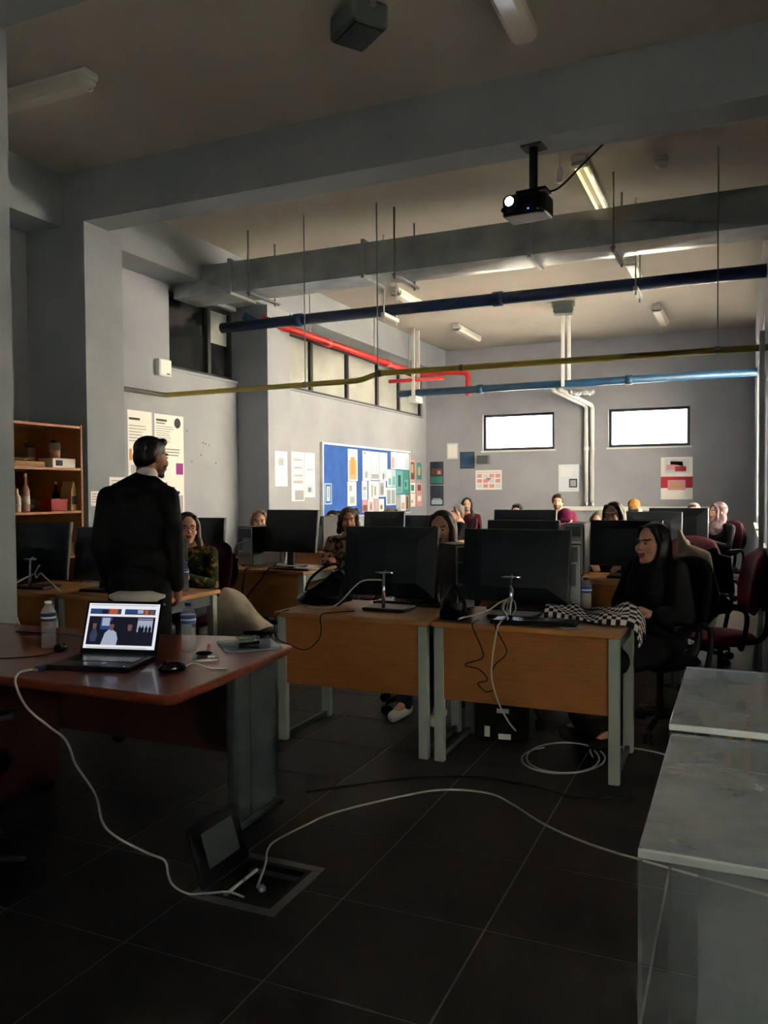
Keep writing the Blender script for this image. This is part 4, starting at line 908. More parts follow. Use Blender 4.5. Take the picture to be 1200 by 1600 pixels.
t = thing('handbag', 'small black bag with chrome rings left of the right front monitor', 'bag', (-1.41, 4.10, DZ), R(-10))
fused('bag_body', [('e', (0, 0, .075), (.075, .055, .078)), ('e', (.01, .01, .13), (.055, .04, .06)), ('b', (0, 0, .03), (.13, .09, .05))], 'leather_black', t, .007, 3)
G().tube(smooth_path([(-.06, -.03, .13), (-.04, -.05, .2), (.03, -.05, .2), (.06, -.02, .13)]), .007, 7).build('handle', 'leather_black', t, smooth=True)
for s in (-1, 1): G().tube([(s*.055, -.055, .10), (s*.06, -.062, .145)], .004, 6).build('ring', 'chrome', t)
def keyboard(label, x, y, rz):
    t = thing('keyboard', label, 'keyboard', (x, y, DZ), rz, 'keyboards')
    G().box(-.22, -.07, .002, .22, .07, .018).build('case', 'black_plastic', t, bevel=.004)
    for r_ in range(4): G().box(-.205, -.055+r_*.03, .018, .205, -.055+r_*.03+.025, .022).build('key_row', 'black_gloss', t, bevel=.002)
keyboard('black keyboard in front of the right front monitor, below the chrome stand', -.98, 4.13, R(4))
keyboard('black keyboard behind the left front monitor', -1.85, 4.56, R(-3))
keyboard('black keyboard next to the window-wall monitor', -3.62, 6.17, R(-6))
keyboard('dark keyboard behind the right front monitor', -1.13, 4.57, R(-3))
obj1('paper_sheet', 'white sheet of paper on the right front desk by the scarf', 'paper', G().obox((0, 0, .0015), (.15, .21, .002), (0, 0, R(40))), 'paper', (-.93, 4.36, DZ), 0)
obj1('paper_sheet', 'second white sheet lying at the front edge of the right front desk', 'paper', G().obox((0, 0, .0015), (.12, .15, .002), (0, 0, R(30))), 'paper', (-.80, 4.12, DZ), 0)
# checked scarf: cloth grid with folds, running along the desk and over its right end
g = G(); NU, NV = 56, 34; vs = []; uvs = []
for j in range(NV+1):
    for i in range(NU+1):
        u, v = i/NU, j/NV
        s = u*.56; x = -.97+s; ph = v*math.pi
        top = .052+.022*math.sin(u*9+1)+.012*math.sin(u*23+v*5)
        y = 4.27+.30*v+.05*math.sin(u*7)*(1-v)+.03*math.sin(u*5+2)
        z = DZ+.006+top*math.sin(ph)**.6+.012*math.sin(v*14+u*10)*math.sin(ph)
        over = s-.425
        if over > 0:
            q = min(over, .05)/.05; x = -.545+.06*math.sin(q*math.pi/2)+.008*math.sin(v*9); drop = over-.02*q
            z = z-drop*1.05-.01*q
            y += .02*math.sin(v*6)
        vs.append((x, y, max(z, DZ+.004) if x < -.525 else z)); uvs.append((u*.56/.0215, v*.42/.0215))
fs = [(j*(NU+1)+i, j*(NU+1)+i+1, (j+1)*(NU+1)+i+1, (j+1)*(NU+1)+i) for j in range(NV) for i in range(NU)]
g.add(vs, fs); me = g.mesh('checked_scarf', 'checker_cloth', True); uvl = me.uv_layers.new(name='UVMap')
for p in me.polygons:
    for li, vi in zip(p.loop_indices, p.vertices): uvl.data[li].uv = uvs[vi]
sc = link('checked_scarf', me); m_ = sc.modifiers.new('solid', 'SOLIDIFY'); m_.thickness = .006; m_.offset = 1
tag(sc, 'black and white checked scarf draped over the end of the right front desk', 'scarf')
# cables on and in front of the desks
cable('monitor_cable', [(-1.90, 4.245, .93), (-2.0, 4.24, .925), (-2.06, 4.23, .89), (-2.14, 4.2, .80), (-2.2, 4.17, .765), (-2.3, 4.16, .76), (-2.36, 4.2, .758)], .0045, 'cable_white', 'white cable arching from the left front monitor to the desktop')
cable('desk_cable', [(-2.02, 4.14, .757), (-2.13, 4.03, .757), (-2.16, 3.99, .74), (-2.155, 3.985, .66), (-2.18, 3.985, .60), (-2.26, 3.985, .545), (-2.36, 3.985, .57), (-2.44, 3.985, .60), (-2.46, 3.985, .69), (-2.44, 3.99, .74), (-2.4, 4.05, .757)], .0035, 'cable_black', 'thin dark cable looping over the front panel of the left front desk')
cable('network_cable', [(-1.13, 4.22, .93), (-1.11, 4.19, .90), (-1.115, 4.12, .80), (-1.13, 4.01, .765), (-1.14, 3.982, .72), (-1.16, 3.98, .60), (-1.165, 3.98, .48), (-1.13, 3.98, .36), (-1.08, 3.98, .27), (-1.04, 3.98, .225)], .0042, 'cable_white', 'white network cable hanging down the front panel of the right front desk')
cable('network_cable', [(-1.12, 4.20, .87), (-1.17, 4.17, .85), (-1.24, 4.12, .80), (-1.34, 4.03, .775), (-1.36, 4.02, .765)], .004, 'cable_white', 'short white cable from the chrome stand to the small black bag')
cable('desk_cable', [(-1.27, 4.1, .757), (-1.27, 4.0, .757), (-1.265, 3.983, .73), (-1.22, 3.983, .63), (-1.22, 3.983, .58), (-1.31, 3.983, .54), (-1.23, 3.983, .52), (-1.19, 3.983, .47), (-1.24, 3.983, .45), (-1.2, 3.983, .41), (-1.16, 3.983, .42)], .0035, 'cable_black', 'thin dark cable zigzagging on the front panel of the right front desk')
cable('desk_cable', [(-1.14, 4.1, .757), (-1.15, 4.0, .757), (-1.14, 3.984, .73), (-1.09, 3.984, .64), (-1.1, 3.984, .6), (-1.15, 3.984, .55), (-1.17, 3.984, .5)], .0035, 'cable_black', 'thin dark cable curving behind the white network cable on the front panel')
for k in range(6):
    a, b = random.uniform(-.035, .035), random.uniform(.0, .03)
    cable('cable_bundle', [(-1.125, 4.2, .87-.005*k), (-1.125+a, 4.2-b*.4, .85), (-1.125+a*1.4, 4.19-b, .81), (-1.125+a*.5, 4.18, .782)], .0028, 'cable_white', 'white cables bunched around the chrome stand of the right front monitor', group='bunched white cables on the right monitor stand')
cable('monitor_cable', [(-4.58, 4.27, .93), (-4.6, 4.25, .88), (-4.58, 4.24, .84), (-4.5, 4.2, .88), (-4.4, 4.16, .85), (-4.25, 4.14, .77)], .005, 'cable_white', 'white cable arching behind the bookcase monitor')
cable('monitor_cable', [(-4.6, 4.24, .87), (-4.68, 4.13, .80), (-4.66, 4.1, .72), (-4.62, 4.09, .6), (-4.56, 4.08, .5)], .006, 'cable_white', 'pale cable hanging down in front of the short left desk')
cable('desk_cable', [(-3.95, 6.3, .76), (-4.0, 6.06, .765), (-4.02, 6.02, .7), (-4.03, 6.01, .45), (-3.9, 5.98, .15), (-3.8, 5.95, .01)], .008, 'cable_black', 'black cable hanging down the front of the window-wall desk, left')
cable('desk_cable', [(-3.7, 6.3, .76), (-3.78, 6.06, .765), (-3.84, 6.02, .68), (-3.98, 6.0, .5), (-3.95, 5.96, .3), (-3.72, 5.93, .06), (-3.7, 5.92, .01)], .008, 'cable_black', 'black cable hanging down the front of the window-wall desk, right')
cable('desk_cable', [(-4.12, 6.24, 1.0), (-4.2, 6.15, .95), (-4.22, 6.02, .75), (-4.2, 6.0, .5), (-4.1, 5.97, .2), (-4.05, 5.95, .01)], .005, 'cable_white', 'pale cable falling from the upright computer tower on the window-wall desk')
# cream coat heaped on a low stool in the aisle
t = thing('low_stool', 'low stool carrying the cream coat behind the teacher desk', 'stool', (-3.22, 4.98, 0))
G().lathe([(.15, .42), (.155, .43), (.155, .45), (.15, .455)], 20).build('seat', 'black_plastic', t, smooth=True)
for k in range(4): q = k*math.pi/2+.6; G().tube([(.11*math.cos(q), .11*math.sin(q), .42), (.15*math.cos(q), .15*math.sin(q), 0)], .012, 8).build('leg', 'steel', t)
g = G(); pf = [(-.24, .42), (-.24, .735), (-.19, .775), (-.10, .745), (.0, .655), (.10, .565), (.20, .485), (.215, .455), (.16, .44), (.02, .46)]
n = len(pf); K = 9; vs = []
for k in range(K):
    v = k/(K-1); yy = -.17+.34*v; sq = .55+.45*math.sin(math.pi*min(1, max(0, v)))**.5
    for i, (x_, z_) in enumerate(pf): vs.append((x_*(.9+.1*sq)+.012*math.sin(7*v+i), yy+.01*math.sin(i*2.1), .42+(z_-.42)*sq-.05*max(0, .25-v)*4*(1 if z_ < .5 else 0)+.008*math.sin(11*v+i*1.7)))
g.add(vs, [(k*n+i, k*n+(i+1) % n, (k+1)*n+(i+1) % n, (k+1)*n+i) for k in range(K-1) for i in range(n)]+[tuple(range(n-1, -1, -1)), tuple((K-1)*n+i for i in range(n))])
cc = g.build('cream_coat', 'cloth_cream', loc=(-3.31, 4.96, .03), smooth=True); cc.scale = (.82, .8, .93); sb = cc.modifiers.new('sub', 'SUBSURF'); sb.levels = sb.render_levels = 2
tag(bpy.data.objects['cream_coat'], 'cream coat heaped on a low stool behind the teacher desk', 'coat')
# black coat over the second red chair on the right
fused('black_coat', [('b', (-.02, 0, .76), (.24, .10, .26), (0, .25, 0)), ('b', (.06, .02, .70), (.2, .12, .3), (0, -.1, 0)), ('c', (-.14, -.03, .84), (.02, -.02, .90), .03, .035), ('c', (-.12, -.05, .74), (-.18, -.12, .60), .05, .035), ('b', (.0, .02, .52), (.22, .16, .2))], 'cloth_black', None, .012, 3, (-.22, 7.02, .04))
tag(bpy.data.objects['black_coat'], 'black coat slung over a chair right of the cream coat', 'coat')
# bags and shoes under the right front desk
t = thing('tote_bag', 'black bag with white markings on the floor under the right front desk', 'bag', (-1.27, 4.55, 0), R(8))
fused('bag_body', [('b', (0, 0, .13), (.30, .16, .24)), ('e', (0, 0, .2), (.13, .07, .1))], 'cloth_black', t, .012, 3)
for a, b, c, d in ((-.01, .02, .06, .05), (-.09, .03, -.06, .09), (-.02, .17, .05, .195)): G().box(a, -.094, b, c, -.088, d).build('white_mark', 'cloth_white', t)
mat('acrylic_strip', (170, 182, 186), .15, alpha=.3)
# ------------------------------------------------------------------ acrylic cases on the right
def case(label, x0, y0, x1, y1, z, board=None):
    t = thing('display_case', label, 'display case', ((x0+x1)/2, (y0+y1)/2, 0), 0, 'acrylic display cases'); w, d = (x1-x0)/2, (y1-y0)/2
    G().box(-w, -d, z-.006, w, d, z).build('top_panel', 'acrylic_dusty', t, bevel=.002)
    for q in ((-w, -d, .0, -w+.008, d), (w-.008, -d, .0, w, d), (-w+.008, -d, .0, w-.008, -d+.008), (-w+.008, d-.008, .0, w-.008, d)):
        G().box(q[0], q[1], .01, q[3], q[4], z-.0065).build('side_panel', 'acrylic_clear', t)
    for sx in (-1, 1): G().box(min(sx*w, sx*(w-.006)), -d-.001, .01, max(sx*w, sx*(w-.006)), -d+.006, z).build('edge_strip', 'acrylic_strip', t)
    G().box(-w, -d-.004, z-.014, w, -d+.004, z-.001).build('front_rim', 'acrylic_edge', t, bevel=.002)
    if board:
        G().box(-w+.07, -d+.03, board[0], w-.03, d-.05, board[0]+.012).build('inner_shelf', 'acrylic_strip', t)
        G().box(-w+.07, -d+.18, board[0]+.013, w-.03, -d+.19, board[1]).build('inner_panel', 'acrylic_strip', t)
    G().box(-w, -d, 0, w, d, .01).build('base', 'acrylic_clear', t)
case('nearer clear acrylic display case at the right edge, dusty top', -.13, 1.16, .52, 1.735, .95, (.62, .86))
case('farther clear acrylic display case at the right edge, dusty top', -.135, 1.745, .52, 2.32, .967)
# slim stand and leaning board at the right wall
t = thing('roller_stand', 'slim white upright stand at the right wall', 'stand', (.13, 6.6, 0))
G().box(-.018, -.018, .03, .018, .018, 2.6).build('pole', 'pvc', t, bevel=.003); G().box(-.035, -.03, .93, .03, .03, 1.0).build('clamp', 'pvc', t, bevel=.006); G().box(-.05, -.12, 0, .04, .12, .03).build('foot', 'steel', t, bevel=.005)
obj1('leaning_panel', 'grey panel leaning at the right wall below the white stand', 'panel', G().obox((0, 0, .31), (.02, .5, .62), (0, R(6), 0)), 'print_grey', (.125, 6.95, 0), 0, bevel=.003)
t = thing('wooden_stool', 'small wooden stool by the right wall, cut by the picture edge', 'stool', (.10, 4.45, 0), R(20))
G().box(-.13, -.13, .40, .13, .13, .43).build('seat', 'stool_wood', t, bevel=.006)
for sx in (-1, 1):
    for sy in (-1, 1): G().tube([(sx*.1, sy*.1, .4), (sx*.13, sy*.13, 0)], .016, 8).build('leg', 'stool_wood', t)

for y, z in ((7.31, 2.115), (7.6, 2.0), (7.65, 1.99), (7.71, 1.975), (7.56, 1.86), (7.39, 1.78), (7.84, 1.775)):
    tag(G().lathe([(.004, 0), (.004, .006), (.009, .008), (.008, .014), (.001, .016)], 10).build('thumbtack', 'chrome', loc=(XL, y, z), rot=(0, R(90), 0), smooth=True), 'shiny thumbtack stuck in the bare wall right of the poster with the round emblem', 'thumbtack', 'thumbtacks on the bare wall')
# ------------------------------------------------------------------ people
def xf(prims, M, off):
    out = []
    for p in prims:
        if p[0] == 'e':
            r = Euler(p[3]).to_matrix() if len(p) > 3 else Matrix.Identity(3)
            out.append(('e', M@Vector(p[1])+off, p[2], (M@r).to_euler()))
        elif p[0] == 'c': out.append(('c', M@Vector(p[1])+off, M@Vector(p[2])+off, p[3], p[4]))
        elif p[0] == 'b':
            r = Euler(p[3]).to_matrix() if len(p) > 3 else Matrix.Identity(3)
            out.append(('b', M@Vector(p[1])+off, p[2], (M@r).to_euler()))
    return out
def head_prims(female=True):
    j = .94 if female else 1.06
    pr = [('e', (0, .018, .036), (.074, .094, .083)), ('e', (0, -.028, -.026), (.060*j, .062, .084)), ('e', (0, -.034, -.074), (.046*j, .050, .038)),
          ('e', (0, -.072, -.098), (.019*j, .017, .016)), ('c', (0, -.086, .012), (0, -.101, -.022), .0065, .0092), ('e', (0, -.096, -.027), (.015, .011, .008)),
          ('e', (.02, -.079, .027), (.027, .014, .008), (0, .08, -.2)), ('e', (-.02, -.079, .027), (.027, .014, .008), (0, -.08, .2)),
          ('e', (.036, -.062, -.028), (.025, .024, .027)), ('e', (-.036, -.062, -.028), (.025, .024, .027)),
          ('e', (0, -.090, -.053), (.022, .010, .0062)), ('e', (0, -.088, -.064), (.019, .011, .0072)),
          ('e', (0, .03, -.04), (.058, .06, .07))]
    for s in (-1, 1): pr += [('e', (s*.074, .012, -.006), (.007, .019, .031), (.15, 0, s*.35)), ('e', (s*.079, .02, .006), (.006, .012, .018), (.15, 0, s*.5))]
    return pr
HAIR = {
 'long': [('e', (0, .03, .046), (.086, .094, .087)), ('e', (0, .075, -.04), (.084, .052, .14)), ('e', (0, .085, -.17), (.105, .05, .17))] +
         [q for s in (-1, 1) for q in (('c', (s*.05, -.035, .088), (s*.076, -.014, .02), .02, .018), ('e', (s*.077, .022, -.06), (.027, .058, .13), (-.12, s*.04, 0)), ('e', (s*.092, .012, -.2), (.034, .062, .15), (.15, s*-.06, 0)))],
 'short': [('e', (0, .026, .046), (.083, .096, .081)), ('e', (0, .06, -.005), (.074, .055, .075)), ('c', (-.038, -.052, .088), (.042, -.056, .086), .024, .022)] +
          [('e', (s*.068, .015, .03), (.02, .055, .055)) for s in (-1, 1)],
 'fade': [('e', (0, .02, .05), (.081, .096, .078)), ('c', (-.035, -.05, .095), (.04, -.052, .093), .024, .022), ('e', (0, .05, .0), (.073, .064, .075)), ('e', (.066, .03, .02), (.016, .05, .05)), ('e', (-.066, .03, .02), (.016, .05, .05))],
 'bun': [('e', (0, .03, .046), (.084, .092, .085)), ('e', (0, .07, -.01), (.07, .045, .08)), ('e', (0, .14, .06), (.045, .04, .045))] +
        [('c', (s*.05, -.035, .085), (s*.076, -.005, .01), .02, .016) for s in (-1, 1)],
 'curly': [('e', (0, .03, .046), (.09, .098, .088)), ('e', (0, .085, -.03), (.09, .05, .1))] + [('e', (math.cos(k*.9)*.075, .05+math.sin(k*.9)*.06, .09-.022*k*.8), (.035, .035, .035)) for k in range(9)] +
          [q for s in (-1, 1) for q in (('e', (s*.08, -.01, .03), (.024, .03, .04)), ('e', (s*.088, .01, -.03), (.026, .03, .04)), ('e', (s*.09, .02, -.09), (.028, .03, .04)))],
 'hijab': [('e', (0, .036, .036), (.092, .099, .096)), ('e', (0, .04, -.07), (.085, .08, .1)), ('c', (0, .01, -.13), (0, .0, -.2), .085, .12)] +
          [('c', (math.sin(a)*.072, -.045, -.008+math.cos(a)*.098), (math.sin(a+.42)*.072, -.045, -.008+math.cos(a+.42)*.098), .02, .02) for a in [k*.42 for k in range(15)]],
 'beanie': [('e', (0, .025, .07), (.09, .1, .085)), ('c', (-.04, -.06, .05), (.04, -.06, .05), .03, .03), ('e', (0, .05, .02), (.086, .07, .06))],
}
def hand_prims(w, d, n, side=1, curl=.5):
    w, d, n = Vector(w), Vector(d).normalized(), Vector(n); n = (n-d*n.dot(d)).normalized(); s = d.cross(n)*side
    pr = [('c', w, w+d*.07, .026, .024), ('c', w+d*.03+s*.018, w+d*.08+s*.024, .017, .014), ('c', w+d*.03-s*.018, w+d*.08-s*.024, .017, .013)]
    for k, (o, L) in enumerate(((.029, .036), (.010, .042), (-.009, .039), (-.027, .031))):
        a = w+d*.085+s*o; c1 = curl*(.8+.1*k); b = a+(d*math.cos(c1)-n*math.sin(c1))*L; c2 = c1*1.9; e = b+(d*math.cos(c2)-n*math.sin(c2))*L*.8
        pr += [('c', a, b, .0092, .0085), ('c', b, e, .0085, .0072)]
    a = w+d*.03+s*.03; b = a+(d*.6+s*.75-n*.25).normalized()*.036; e = b+(d*.9+s*.15-n*.45).normalized()*.03
    return pr+[('c', a, b, .012, .0105), ('c', b, e, .0105, .008)]
def person(label, x, y, rz, top, hair='long', haircol='hair_black', skin='skin_light', cloth='cloth_black', pants='cloth_jeans', shoes='cloth_black', vox=.009, hy=0, hp=0, hr=0,
           arms='desk', stand=False, female=True, extra=None, headoff=(0, 0), collar=None, chin=False, wrist=None):
    """local: faces -Y, origin on the floor under the pelvis"""
    if stand:
        k = top/1.76; Z = lambda z: z*k
        pel, waist, chest, nb, hc, sh = Z(.93), Z(1.06), Z(1.28), Z(1.47), Z(1.64), Z(1.41)
    else:
        dz = top-1.305; pel, waist, chest, nb, hc, sh = .55, .70+dz*.5, .90+dz*.9, 1.05+dz, 1.185+dz, .985+dz
    ox, oy = headoff; sw = .165 if female else (.165 if stand else .19)
    hpos = Vector((ox, -.02+oy, hc)); Mh = Euler((hp, hr, hy)).to_matrix()
    body = xf(head_prims(female), Mh, hpos)
    body += [('c', hpos+Mh@Vector((0, .03, -.06)), (ox*.5, .025, nb), .048 if female else .056, .056), ('c', (0, .02, nb-.02), (0, .02, waist), .08, .11), ('c', (-sw*.7, .02, sh), (sw*.7, .02, sh), .05, .05), ('e', (0, .02, pel), (.15, .11, .1))]
    top_ = [('e', (0, .015, chest), (.155 if female else .18, .115, .17)), ('e', (0, .02, waist), (.145 if female else .17, .12, .16)), ('c', (-sw*.75, .02, sh), (sw*.75, .02, sh), .068, .068),
            ('c', (0, .025, sh+.01), (ox*.4, .02, nb+.012), .085, .062), ('e', (0, .02, pel+.06), (.165 if female else .18, .13, .1))]
    leg = []; sho = []
    for s in (-1, 1):
        S_ = Vector((s*sw, .02, sh))
        if stand: E, W_ = Vector((s*(sw+.045), .05, Z(1.13))), Vector((s*(sw+.03), -.07, Z(.88)))
        elif arms == 'desk': E, W_ = Vector((s*(sw+.055), -.10, sh-.24)), Vector((s*.12, -.34, .80))
        elif arms == 'lap': E, W_ = Vector((s*(sw+.05), .0, sh-.27)), Vector((s*.07, -.2, .68))
        if wrist and s == 1: W_ = Vector(wrist)
        if chin and s == 1: E, W_ = Vector((s*(sw+.04), -.22, sh-.2)), hpos+Vector((.03, -.11, -.15))
        d = (W_-E).normalized(); nn = Vector((0, -.3, 1)) if not stand else Vector((s, 0, 0))
        if chin and s == 1: nn = Vector((.3, 1, 0))
        body += [('c', S_, E, .045, .037), ('c', E, W_, .036, .025)]+hand_prims(W_, d, nn, -s if not stand else s, .55)
        top_ += [('c', S_, E, .064 if female else .072, .054 if female else .062), ('c', E, W_-d*.015, .052 if female else .06, .038 if female else .044)]
        if stand: H_, K_, A_ = Vector((s*.1, .02, Z(.9))), Vector((s*.11, .0, Z(.5))), Vector((s*.12, .03, Z(.09)))
        else: H_, K_, A_ = Vector((s*.085, -.0, .545)), Vector((s*.11, -.42, .54)), Vector((s*.115, -.40, .10))
        T_ = A_+Vector((s*.02, -.14, -.055))
        body += [('c', H_, K_, .065, .048), ('c', K_, A_, .045, .032), ('c', A_, T_, .03, .025)]
        leg += [('c', H_, K_, .085, .066), ('c', K_, A_+Vector((0, 0, -.01)), .063, .052)]
        sho += [('c', A_+Vector((0, .03, -.05)), T_+Vector((0, 0, -.005)), .043, .037), ('c', A_+Vector((0, .02, .01)), A_+Vector((0, .02, -.04)), .042, .045)]
    leg += [('e', (0, .02, pel), (.155, .125, .1))]
    me = fuse(body, vox, 3); me.name = 'person'
    for m in (skin, 'lips', 'brow', 'stubble'): me.materials.append(MAT[m])
    inv = Mh.inverted(); mi = []
    for p in me.polygons:
        q = inv@(p.center-hpos); k = 0
        if q.y < -.055 and abs(q.x) < .06 and abs(q.z) < .13:
            if abs(q.x) < .023 and -.070 < q.z < -.048 and q.y < -.078: k = 1
            elif .012 < abs(q.x) < .045 and (.024 if abs(q.x) < .034 else .021) < q.z < .031: k = 2
        if not female and k == 0 and -.14 < q.z < -.04 and q.y < -.01 and q.y < -.03-(q.z+.09)*.2: k = 3
        mi.append(k)
    me.polygons.foreach_set('material_index', mi)
    o = tag(link('person', me, None, (x, y, 0), (0, 0, rz)), label, 'person')
    fused('hair' if hair not in ('hijab', 'beanie') else ('headscarf' if hair == 'hijab' else 'knit_cap'), xf(HAIR[hair], Mh, hpos), haircol, o, max(vox*.9, .006), 3)
    if hair == 'beanie': fused('hair', xf([('e', (0, .05, -.02), (.078, .055, .07))], Mh, hpos), 'hair_brown', o, .01, 3)
    fused('top', top_, cloth, o, max(vox, .009), 5); fused('trousers', leg, pants, o, .011, 4)
    for s in (0, 1): fused('shoe', sho[2*s:2*s+2], shoes, o, .009, 3)
    for s in (-1, 1):
        e = hpos+Mh@Vector((s*.030, -.0775, .006)); g = G(); g.ell(e, (.0135, .0105, .0075), Mh.to_euler(), 12, 8, 0)
        g.ell(e+Mh@Vector((0, -.0075, 0)), (.0062, .0045, .0062), Mh.to_euler(), 10, 6, 1); g.build('eye', ['eye_white', 'iris'], o, smooth=True)
    if collar: fused('collar', [('c', (ox*.6, .028, nb+.02), (ox*.75, .022, nb+.066), .07, .064)], collar, o, .008, 2)
    if extra: extra(o, Mh, hpos)
    return o
# standing person at the front
def jacket(o, Mh, hp_):
    fused('shirt_hem', [('e', (0, .02, .85), (.18, .14, .055)), ('e', (0, .02, .80), (.178, .135, .03))], 'cloth_white', o, .009, 3)
    fused('jacket_skirt', [('e', (0, .02, .95), (.17, .14, .1)), ('c', (-.08, .03, 1.05), (.08, .03, 1.05), .12, .12), ('e', (0, .035, 1.25), (.185, .125, .2)), ('c', (-.035, .03, 1.505), (.135, .02, 1.42), .07, .07), ('c', (-.035, .03, 1.505), (-.145, .02, 1.42), .07, .07), ('e', (-.035, .04, 1.48), (.115, .088, .078)), ('e', (-.03, .05, 1.42), (.13, .09, .1))], 'cloth_black', o, .012, 4)
person('person standing with back turned, black jacket over a white shirt, short dark hair', -3.2, 3.72, R(203), 1.765, 'fade', 'hair_black', 'skin_tan', 'cloth_black', 'cloth_black', vox=.0065, hy=R(-40), hp=R(4),
       stand=True, female=False, headoff=(-.07, .0), collar='cloth_white', extra=jacket)
# person in black at the right front desk
def mantle(o, Mh, hp_):
    fused('coat', [('e', (0, .03, .84), (.215, .16, .22)), ('e', (0, .02, .66), (.23, .19, .16)), ('c', (.15, .02, .97), (.235, -.02, .74), .075, .08), ('c', (-.15, .02, .97), (-.235, -.02, .74), .075, .08), ('c', (.235, -.02, .74), (.19, -.12, .735), .075, .05), ('c', (-.235, -.02, .74), (-.135, -.14, .70), .075, .05)], 'cloth_black', o, .011, 4)
    fused('skirt', [('e', (0, -.02, .55), (.21, .2, .11)), ('c', (-.1, -.1, .52), (-.13, -.40, .50), .1, .1), ('c', (.1, -.1, .52), (.13, -.40, .50), .1, .1), ('c', (0, -.4, .48), (0, -.42, .2), .15, .17)], 'cloth_black', o, .012, 4)
person('person seated sideways at the right front desk, all in black, long black hair', -.47, 4.98, R(-42), 1.24, 'long', 'hair_black', 'skin_light', 'cloth_black', 'cloth_black', vox=.0048, hy=R(6), hp=R(-2), arms='lap', extra=mantle, wrist=(.165, -.175, .735))
def glasses(o, Mh, hp_):
    g = G()
    for s in (-1, 1):
        c = Vector((s*.031, -.098, .004)); g.tube([hp_+Mh@(c+Vector((.024*math.cos(a), abs(math.cos(a))*.004, .018*math.sin(a)))) for a in [2*math.pi*k/16 for k in range(17)]], .0026, 6)
        g.tube([hp_+Mh@Vector((s*.055, -.092, .008)), hp_+Mh@Vector((s*.08, .0, .008))], .0024, 6)
    g.tube([hp_+Mh@Vector((-.008, -.1, .006)), hp_+Mh@Vector((.008, -.1, .006))], .0024, 6); g.build('glasses', 'print_brown', o, smooth=True)
person('person with glasses and long brown hair in a dark floral top, seated left', -4.0, 5.22, R(16), 1.275, 'long', 'hair_brown', 'skin_light', 'cloth_floral', 'cloth_jeans', vox=.006, hy=R(28), extra=glasses)
person('person with long blond hair and dark clothes behind the upright computer tower', -4.47, 6.98, R(20), 1.25, 'long', 'hair_blond', 'skin_light', 'cloth_charcoal', vox=.008, hy=R(16))
person('person with curly dark hair in a brown and cream patterned top', -3.42, 6.9, R(16), 1.275, 'curly', 'hair_brown', 'skin_tan', 'cloth_camo', vox=.008, hy=R(12))
person('person with dark hair looking over the left front monitor', -1.84, 5.12, R(0), 1.30, 'long', 'hair_brown', 'skin_light', 'cloth_charcoal', 'cloth_jeans', 'cloth_white', vox=.007, hy=R(6), hp=R(2), arms='lap')
person('person with dark straight hair, eyes just above a second-row monitor', -1.01, 7.15, R(0), 1.325, 'long', 'hair_brown', 'skin_light', 'cloth_navy', vox=.008, hy=R(-10))
person('person with long black hair holding a hand to the mouth by the back wall', -4.13, 12.7, R(14), 1.305, 'long', 'hair_black', 'skin_light', 'cloth_maroon', vox=.01, hy=R(6), chin=True)
person('person with short brown hair in a dark red top by the back wall', -2.4, 11.55, R(6), 1.375, 'short', 'hair_brown', 'skin_light', 'cloth_maroon', vox=.01, female=False)
person('person in a patterned mauve headscarf and black coat at the far right', -.27, 10.95, R(-40), 1.26, 'hijab', 'cloth_mauve', 'skin_light', 'cloth_black', vox=.01, hy=R(-15))
person('person in black with hair in a bun, turned left before the far corner posters', -3.83, 11.35, R(-55), 1.22, 'bun', 'hair_grey', 'skin_light', 'cloth_black', vox=.011, hy=R(-10))
person('person with light brown hair in front of the blue notice board, turned away', -4.05, 9.35, R(120), 1.22, 'short', 'hair_grey', 'skin_light', 'cloth_charcoal', vox=.011)
person('person with dark hair showing just above the tower left of the curly-haired one', -4.74, 9.1, R(20), 1.185, 'curly', 'hair_black', 'skin_light', 'cloth_black', vox=.011)
person('person whose dark hair just shows above the third-row monitor', -3.16, 12.2, R(0), 1.22, 'short', 'hair_black', 'skin_light', 'cloth_charcoal', vox=.011, female=False)
person('person in an ochre knit cap below the right back window', -1.41, 12.0, R(0), 1.265, 'beanie', 'cloth_ochre', 'skin_light', 'cloth_charcoal', vox=.011)
person('person with light hair behind the second-row monitor, below the ochre cap', -1.07, 9.2, R(0), 1.245, 'short', 'hair_blond', 'skin_light', 'cloth_navy', vox=.011)
person('person with grey-brown hair just left of the headscarf, mostly hidden', -.61, 11.95, R(0), 1.24, 'short', 'hair_grey', 'skin_light', 'cloth_cream', vox=.011, hy=R(-10))
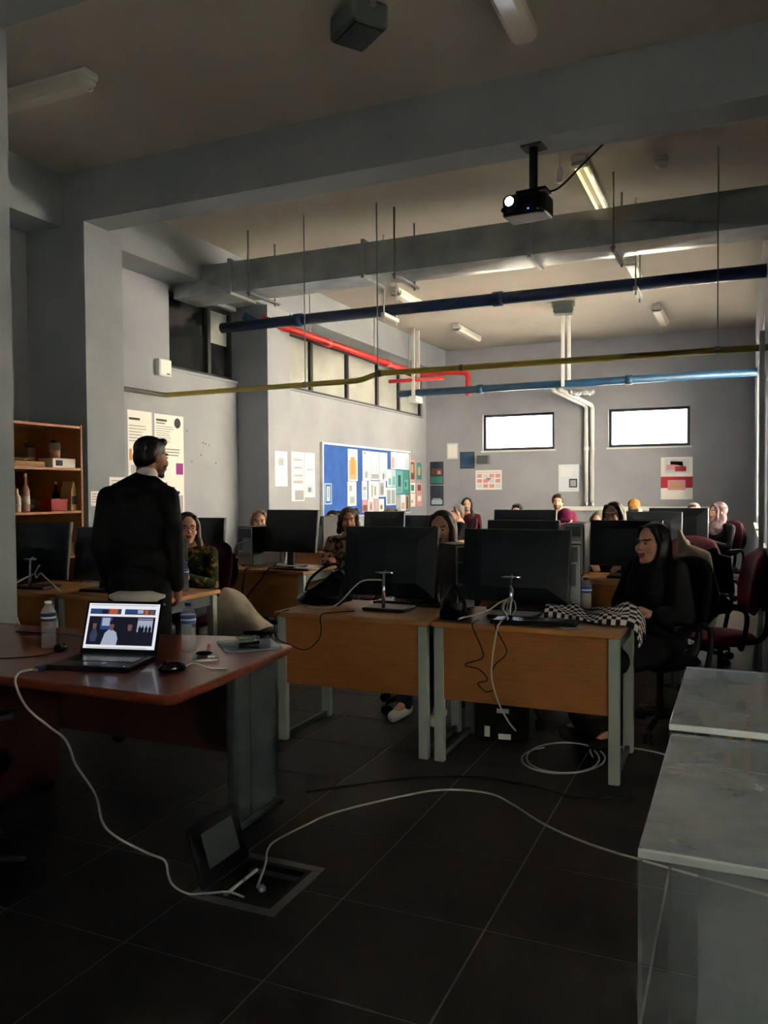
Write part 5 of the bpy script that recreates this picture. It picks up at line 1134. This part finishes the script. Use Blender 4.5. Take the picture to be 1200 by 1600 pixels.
person('person with curly grey hair in front of the white pipes, mostly hidden', -1.57, 9.9, R(-10), 1.165, 'curly', 'hair_grey', 'skin_light', 'cloth_black', vox=.011)
person('person in a plum knit cap left of the white pipes', -1.85, 9.3, R(10), 1.185, 'beanie', 'plum_knit', 'skin_light', 'plum_knit', vox=.011, hp=R(20))
# cream fleece jacket hung on the chair back between the seated person and the red chair
fused('fleece_jacket', [('c', (-.05, 0, .93), (-.085, .0, 1.10), .065, .018), ('c', (-.05, .0, .93), (-.03, .02, 1.0), .05, .03), ('e', (.0, 0, .86), (.12, .08, .11)), ('c', (.0, -.02, .93), (.11, -.05, .90), .06, .05), ('c', (.11, -.05, .90), (.15, -.07, .74), .05, .04), ('c', (-.06, -.02, .84), (-.02, -.04, .68), .07, .05)], 'cloth_cream', None, .01, 4, (-.38, 6.98, 0))
tag(bpy.data.objects['fleece_jacket'], 'cream fleece jacket with a pointed hood behind the seated person in black', 'jacket')

# chairs of the other seated people
src = [o for o in COL.objects if o.name == 'office_chair.003'][0]
for x, y, rz, lb in ((-4.47, 7.0, 20, 'of the person with long blond hair'), (-3.42, 6.92, 16, 'of the curly-haired person in the patterned top'), (-1.01, 7.17, 0, 'of the person whose eyes show above a second-row monitor'), (-4.13, 12.72, 14, 'of the person with a hand at the mouth'),
                     (-2.4, 11.57, 6, 'of the person in the dark red top'), (-.27, 10.97, -40, 'of the person in the headscarf'), (-3.83, 11.37, -55, 'of the person with the hair bun'), (-4.05, 9.37, 120, 'of the person turned away at the notice board'),
                     (-4.74, 9.12, 20, 'of the dark-haired person left of the third-row tower'), (-3.16, 12.22, 0, 'of the person hidden behind the third-row monitor'), (-1.41, 12.02, 0, 'of the person in the ochre knit cap'), (-1.07, 9.22, 0, 'of the light-haired person below the ochre cap'),
                     (-.61, 11.97, 0, 'of the mostly hidden grey-brown haired person'), (-1.57, 9.92, -10, 'of the mostly hidden curly grey-haired person'), (-1.85, 9.32, 10, 'of the person in the plum knit cap')):
    clone(src, 'dark red office chair '+lb, (x, y, 0), R(rz), 'office chairs')
